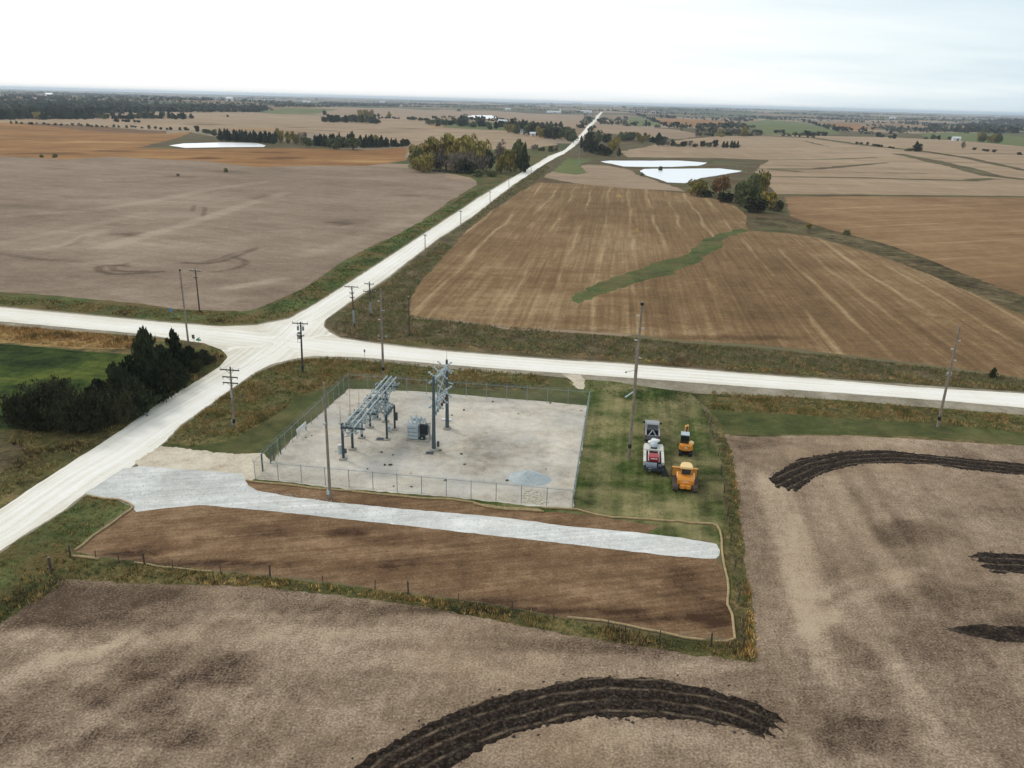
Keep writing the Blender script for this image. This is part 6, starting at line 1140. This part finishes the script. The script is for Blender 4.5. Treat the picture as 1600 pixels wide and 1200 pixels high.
def grass(poly, den, hmin, hmax, palette, label, seed, wd=.09, blades=5, patch=4.):
    r = np.random.default_rng(seed); X, Y = scatter_poly(poly, den, r)
    # leave the gravel, dirt and lots free
    bad = np.zeros(len(X), bool)
    for q in REG:
        if q['name'] in ('gravel_road', 'gravel_pad', 'gravel_drive', 'dirt_lot', 'ploughed_strip', 'gravel_apron'): bad |= inpoly(X, Y, q['D'])
    X, Y = X[~bad], Y[~bad]; n = len(X); 
    if not n: return
    pn = np.array([noise.noise(Vector((x/patch, y/patch, seed))) for x, y in zip(X, Y)])
    keep = pn+.35*r.normal(size=n) > -.2; X, Y, pn = X[keep], Y[keep], pn[keep]; n = len(X); Z = hh(X, Y)
    pal_ = PALS[palette]; ci = np.clip(((pn*.9+.5)*len(pal_)+r.normal(size=n)*1.0).astype(int), 0, len(pal_)-1); base = np.minimum(pal_[ci]*1.8, .8)*r.uniform(.75, 1.2, (n, 1))
    hgt = r.uniform(hmin, hmax, n)*(.55+.5*pn); k = blades; a = r.uniform(0, 6.28, (n, k)); off = r.uniform(0, .22, (n, k)); h_ = hgt[:, None]*r.uniform(.6, 1.1, (n, k)); ln = h_*r.uniform(.1, .55, (n, k)); w = wd*r.uniform(.6, 1.3, (n, k)); ta = r.uniform(0, 6.28, (n, k))
    bx = X[:, None]+off*np.cos(a); by = Y[:, None]+off*np.sin(a); dx, dy = np.cos(ta)*w/2, np.sin(ta)*w/2
    V = np.stack([np.stack([bx-dx, by-dy, np.repeat(Z[:, None], k, 1)-.02], -1), np.stack([bx+dx, by+dy, np.repeat(Z[:, None], k, 1)-.02], -1), np.stack([bx+ln*np.cos(a), by+ln*np.sin(a), Z[:, None]+h_], -1)], 2).reshape(-1, 3)
    cols = np.repeat(base, k, 0)*r.uniform(.8, 1.15, (n*k, 1)); me = mesh_np('tall_grass', V, np.arange(n*k*3).reshape(-1, 3), GR, cols=cols)
    return tag(link('tall_grass', me), label, 'grass', kind='stuff')
grass([(258, 690), (325, 634), (400, 584), (456, 564), (520, 558), (600, 565), (700, 575), (850, 586), (858, 604), (842, 609), (760, 608), (680, 602), (600, 595), (543, 593), (502, 607), (462, 621), (450, 634), (420, 653), (360, 688), (300, 697)], 9, .4, 1.0, 'brown', 'tall rough brown grass on the bank behind the substation', 21)
grass([(110, 874), (400, 900), (587, 923), (725, 941), (887, 968), (1070, 1000), (1150, 1005), (1178, 1020), (1180, 1034), (1100, 1021), (1000, 1009), (900, 994), (725, 959), (575, 934), (400, 916), (225, 911), (105, 903)], 15, .3, .8, 'mixed', 'green and tan grass strip below the dirt lot', 22)
grass([(300, 898), (420, 903), (640, 932), (800, 962), (800, 975), (600, 935), (400, 915), (300, 914)], 5, .4, .9, 'straw', 'pale straw tufts in the strip below the dirt lot', 23, patch=2.5)
grass([(1122, 690), (1133, 760), (1140, 850), (1150, 950), (1160, 1010), (1180, 1034), (1177, 965), (1165, 890), (1153, 765), (1142, 705), (1131, 680)], 12, .4, 1.0, 'weed', 'grey-brown weeds on the east fence line', 24)
grass([(1163, 905), (1172, 925), (1178, 965), (1182, 1030), (1160, 1028), (1163, 985), (1166, 940)], 20, .5, 1.0, 'straw', 'bright straw grass at the corner of the bean field', 25)
grass([(1141, 700), (1153, 765), (1160, 860), (1155, 865), (1146, 780), (1137, 700)], 9, .3, .7, 'straw', 'yellow grass edge along the right field', 26)
grass([(0, 870), (95, 804), (135, 775), (205, 790), (160, 822), (112, 868), (60, 928), (0, 975), (-150, 1060), (-150, 960)], 8, .2, .55, 'mixed', 'green ditch grass between the road and the dirt lot', 27)
grass([(-40, 985), (30, 940), (75, 912), (110, 880), (125, 895), (75, 930), (0, 975), (-40, 1000)], 10, .4, .9, 'brown', 'rough brown grass at the corner of the foreground field', 28)
grass([(-80, 865), (0, 780), (125, 708), (250, 628), (312, 592), (347, 570), (352, 556), (330, 545), (310, 560), (240, 620), (150, 680), (30, 675), (0, 690), (40, 700), (20, 730), (-80, 760)], 9, .3, .8, 'mixed', 'rough verge grass below the near cedars', 29)
grass([(-40, 507), (0, 509), (110, 517), (213, 528), (215, 545), (120, 542), (0, 532), (-40, 530)], 12, .5, 1.1, 'orange', 'orange dry grass above the dark pasture', 30)
grass([(-40, 462), (75, 467), (225, 481), (375, 491), (400, 494), (400, 504), (345, 506), (175, 492), (0, 476), (-40, 473)], 7, .3, .9, 'mixed', 'rough grass along the far side of the left gravel road', 31)
grass([(400, 492), (500, 437), (590, 384), (665, 344), (735, 300), (760, 292), (752, 303), (662, 362), (575, 418), (500, 466), (450, 494), (400, 505)], 3, .3, .7, 'green', 'green grass on the left side of the straight road', 32, .14)
grass([(516, 516), (545, 480), (590, 450), (640, 415), (690, 378), (705, 385), (672, 424), (652, 446), (642, 466), (638, 494), (712, 503), (880, 519), (1067, 536), (1067, 566), (880, 555), (700, 542), (569, 528)], 6, .4, 1.1, 'weed', 'dry weedy growth on the corner across the road', 33, .11)
grass([(1067, 537), (1300, 556), (1506, 581), (1640, 598), (1640, 613), (1431, 600), (1180, 580), (1067, 570)], 8, .4, 1.1, 'weed', 'dark weeds on the bank along the right road', 34, .11)
grass([(530, 524), (600, 534), (800, 550), (1000, 566), (1180, 580), (1600, 610), (1600, 603), (1180, 574), (1000, 560), (800, 545), (600, 529)], 4, .3, .6, 'straw', 'yellowish grass edge of the right road', 35)
grass([(1112, 612), (1300, 624), (1487, 640), (1640, 652), (1640, 680), (1480, 664), (1350, 655), (1220, 647), (1108, 640)], 10, .3, .9, 'brown', 'rust and brown grass below the right road', 36)
grass([(900, 598), (960, 597), (1000, 604), (1090, 616), (1100, 634), (1030, 640), (960, 620)], 8, .15, .4, 'green', 'deep green grass on the road side of the lawn', 37)
grass([(905, 640), (1090, 640), (1118, 700), (1122, 815), (1000, 805), (900, 790)], 9, .06, .16, 'lawn', 'short worn grass of the lawn', 38, .07)
grass([(1104, 640), (1118, 662), (1124, 690), (1117, 692), (1108, 670), (1100, 645)], 14, .4, 1.0, 'weed', 'pale brush at the top of the east fence', 39)
grass([(380, 752), (436, 757), (509, 765), (596, 773), (740, 784), (900, 798), (900, 803), (740, 789), (596, 778), (384, 759)], 3, .1, .3, 'green', 'low green weeds along the front fence', 40, patch=2)
grass([(700, 370), (760, 322), (800, 292), (850, 256), (860, 262), (838, 284), (800, 306), (737, 350)], 1.2, .5, 1.4, 'weed', 'brushy right bank of the straight road', 41, .22)
# weeds on the pad
wm_ = plain('pad_weed_leaf', S(66, 74, 44), .9, var=.4, size=.2); rw = random.Random(8); cnt = 0; spots = [(610, 727, .4), (601, 727, .3), (596, 707, .3), (614, 711, .2), (721, 710, .32), (726, 726, .3), (574, 733, .2), (688, 704, .3), (706, 649, .25), (725, 641, .3), (770, 628, .3), (860, 630, .3), (696, 751, .3), (792, 751, .3), (643, 761, .25), (615, 760, .2), (810, 647, .2), (525, 706, .15), (780, 690, .12), (760, 677, .12), (642, 740, .15), (853, 733, .15), (908, 642, .2), (487, 681, .2), (478, 684, .2)]
wp = None
for i, (x, y, s) in enumerate(spots):
    b = G3(x, y)
    if wp is None:
        V, Fc, t_ = crown('bush', 77, 160, .16); wp = mesh_np('pad_weed', V, Fc, wm_)
    ob = link('weed', wp, None, b); ob.scale = (s*.8, s*.8, s*.6); ob.rotation_euler = (0, 0, rw.random()*6); tag(ob, 'small dark green weed tuft growing in the substation gravel', 'weed', 'weeds on the gravel pad')
# ------------------------------------------------------------------ overhead wires
PT = dict(a=((473, 582), (469.5, 503)), b=((366, 667), (359.5, 573)), c=((554, 511), (549.5, 447)), d=((580, 494), (577, 440)), r1=((664.5, 405), (664, 366)), r2=((720, 366), (720, 329)), r3=((766, 323), (765.5, 299)), k=((599, 588), (594.5, 451)), m=((982.5, 716), (1003.5, 471)), n=((1465, 667), (1500, 509)))
def wires(p, q, off, fp, fq, label, sag=.9):
    b0 = G3(*PT[p][0]); t0 = TOP(b0, *PT[p][1]); b1 = G3(*PT[q][0]); t1 = TOP(b1, *PT[q][1])
    for i, s_ in enumerate(off):
        f0 = fp[i] if isinstance(fp, (list, tuple)) else fp; f1 = fq[i] if isinstance(fq, (list, tuple)) else fq
        A = along(b0, t0, f0)+EV*s_; B = along(b1, t1, f1)+EV*s_; P = [A+(B-A)*(j/12)-Vector((0, 0, sag*4*(j/12)*(1-j/12))) for j in range(13)]
        m = MB(A); m.path(P, .009, 4); tag(m.build('overhead_wire', steel, None, 0, A), label, 'wire', 'overhead wires '+label.split('wire ')[1])
wires('b', 'a', (-1.1, 1.1), .97, .99, 'thin sagging overhead wire between the three-arm pole and the crossroad corner pole'); wires('a', 'c', (-1.1, 1.1), .99, .99, 'thin sagging overhead wire crossing the junction from the corner pole')
wires('c', 'd', (-1, 1), .99, .95, 'thin overhead wire joining the two poles on the weedy corner'); wires('d', 'r1', (-.5, .5), .95, .97, 'thin overhead wire leaving the weedy corner along the straight road'); wires('r1', 'r2', (-.5, .5), .97, .97, 'thin overhead wire between the first two roadside poles'); wires('r2', 'r3', (-.5, .5), .97, .97, 'thin overhead wire beyond the second roadside pole')
wires('k', 'm', (0, .2, 0), (.86, .76, .655), (.915, .84, .765), 'thin overhead wire above the substation between the two tall poles', 1.2); wires('m', 'n', (0, .2, 0), (.915, .84, .765), (.86, .775, .67), 'thin overhead wire from the tallest pole to the right leaning pole', 1.3)
# ------------------------------------------------------------------ haze
m = bpy.data.materials.new('thin_air_haze'); m.use_nodes = True; t = m.node_tree; t.nodes.clear(); oo = t.nodes.new('ShaderNodeOutputMaterial'); pv = t.nodes.new('ShaderNodeVolumePrincipled'); pv.inputs['Color'].default_value = (.74, .87, 1, 1); pv.inputs['Density'].default_value = HAZE; pv.inputs['Anisotropy'].default_value = .2; t.links.new(pv.outputs[0], oo.inputs['Volume'])
hb = MB(); hb.box((0, 0, 17), (60000, 60000, 90)); ob = hb.build('haze', m); tag(ob, 'thin pale blue air haze over the whole landscape', 'haze', kind='stuff')
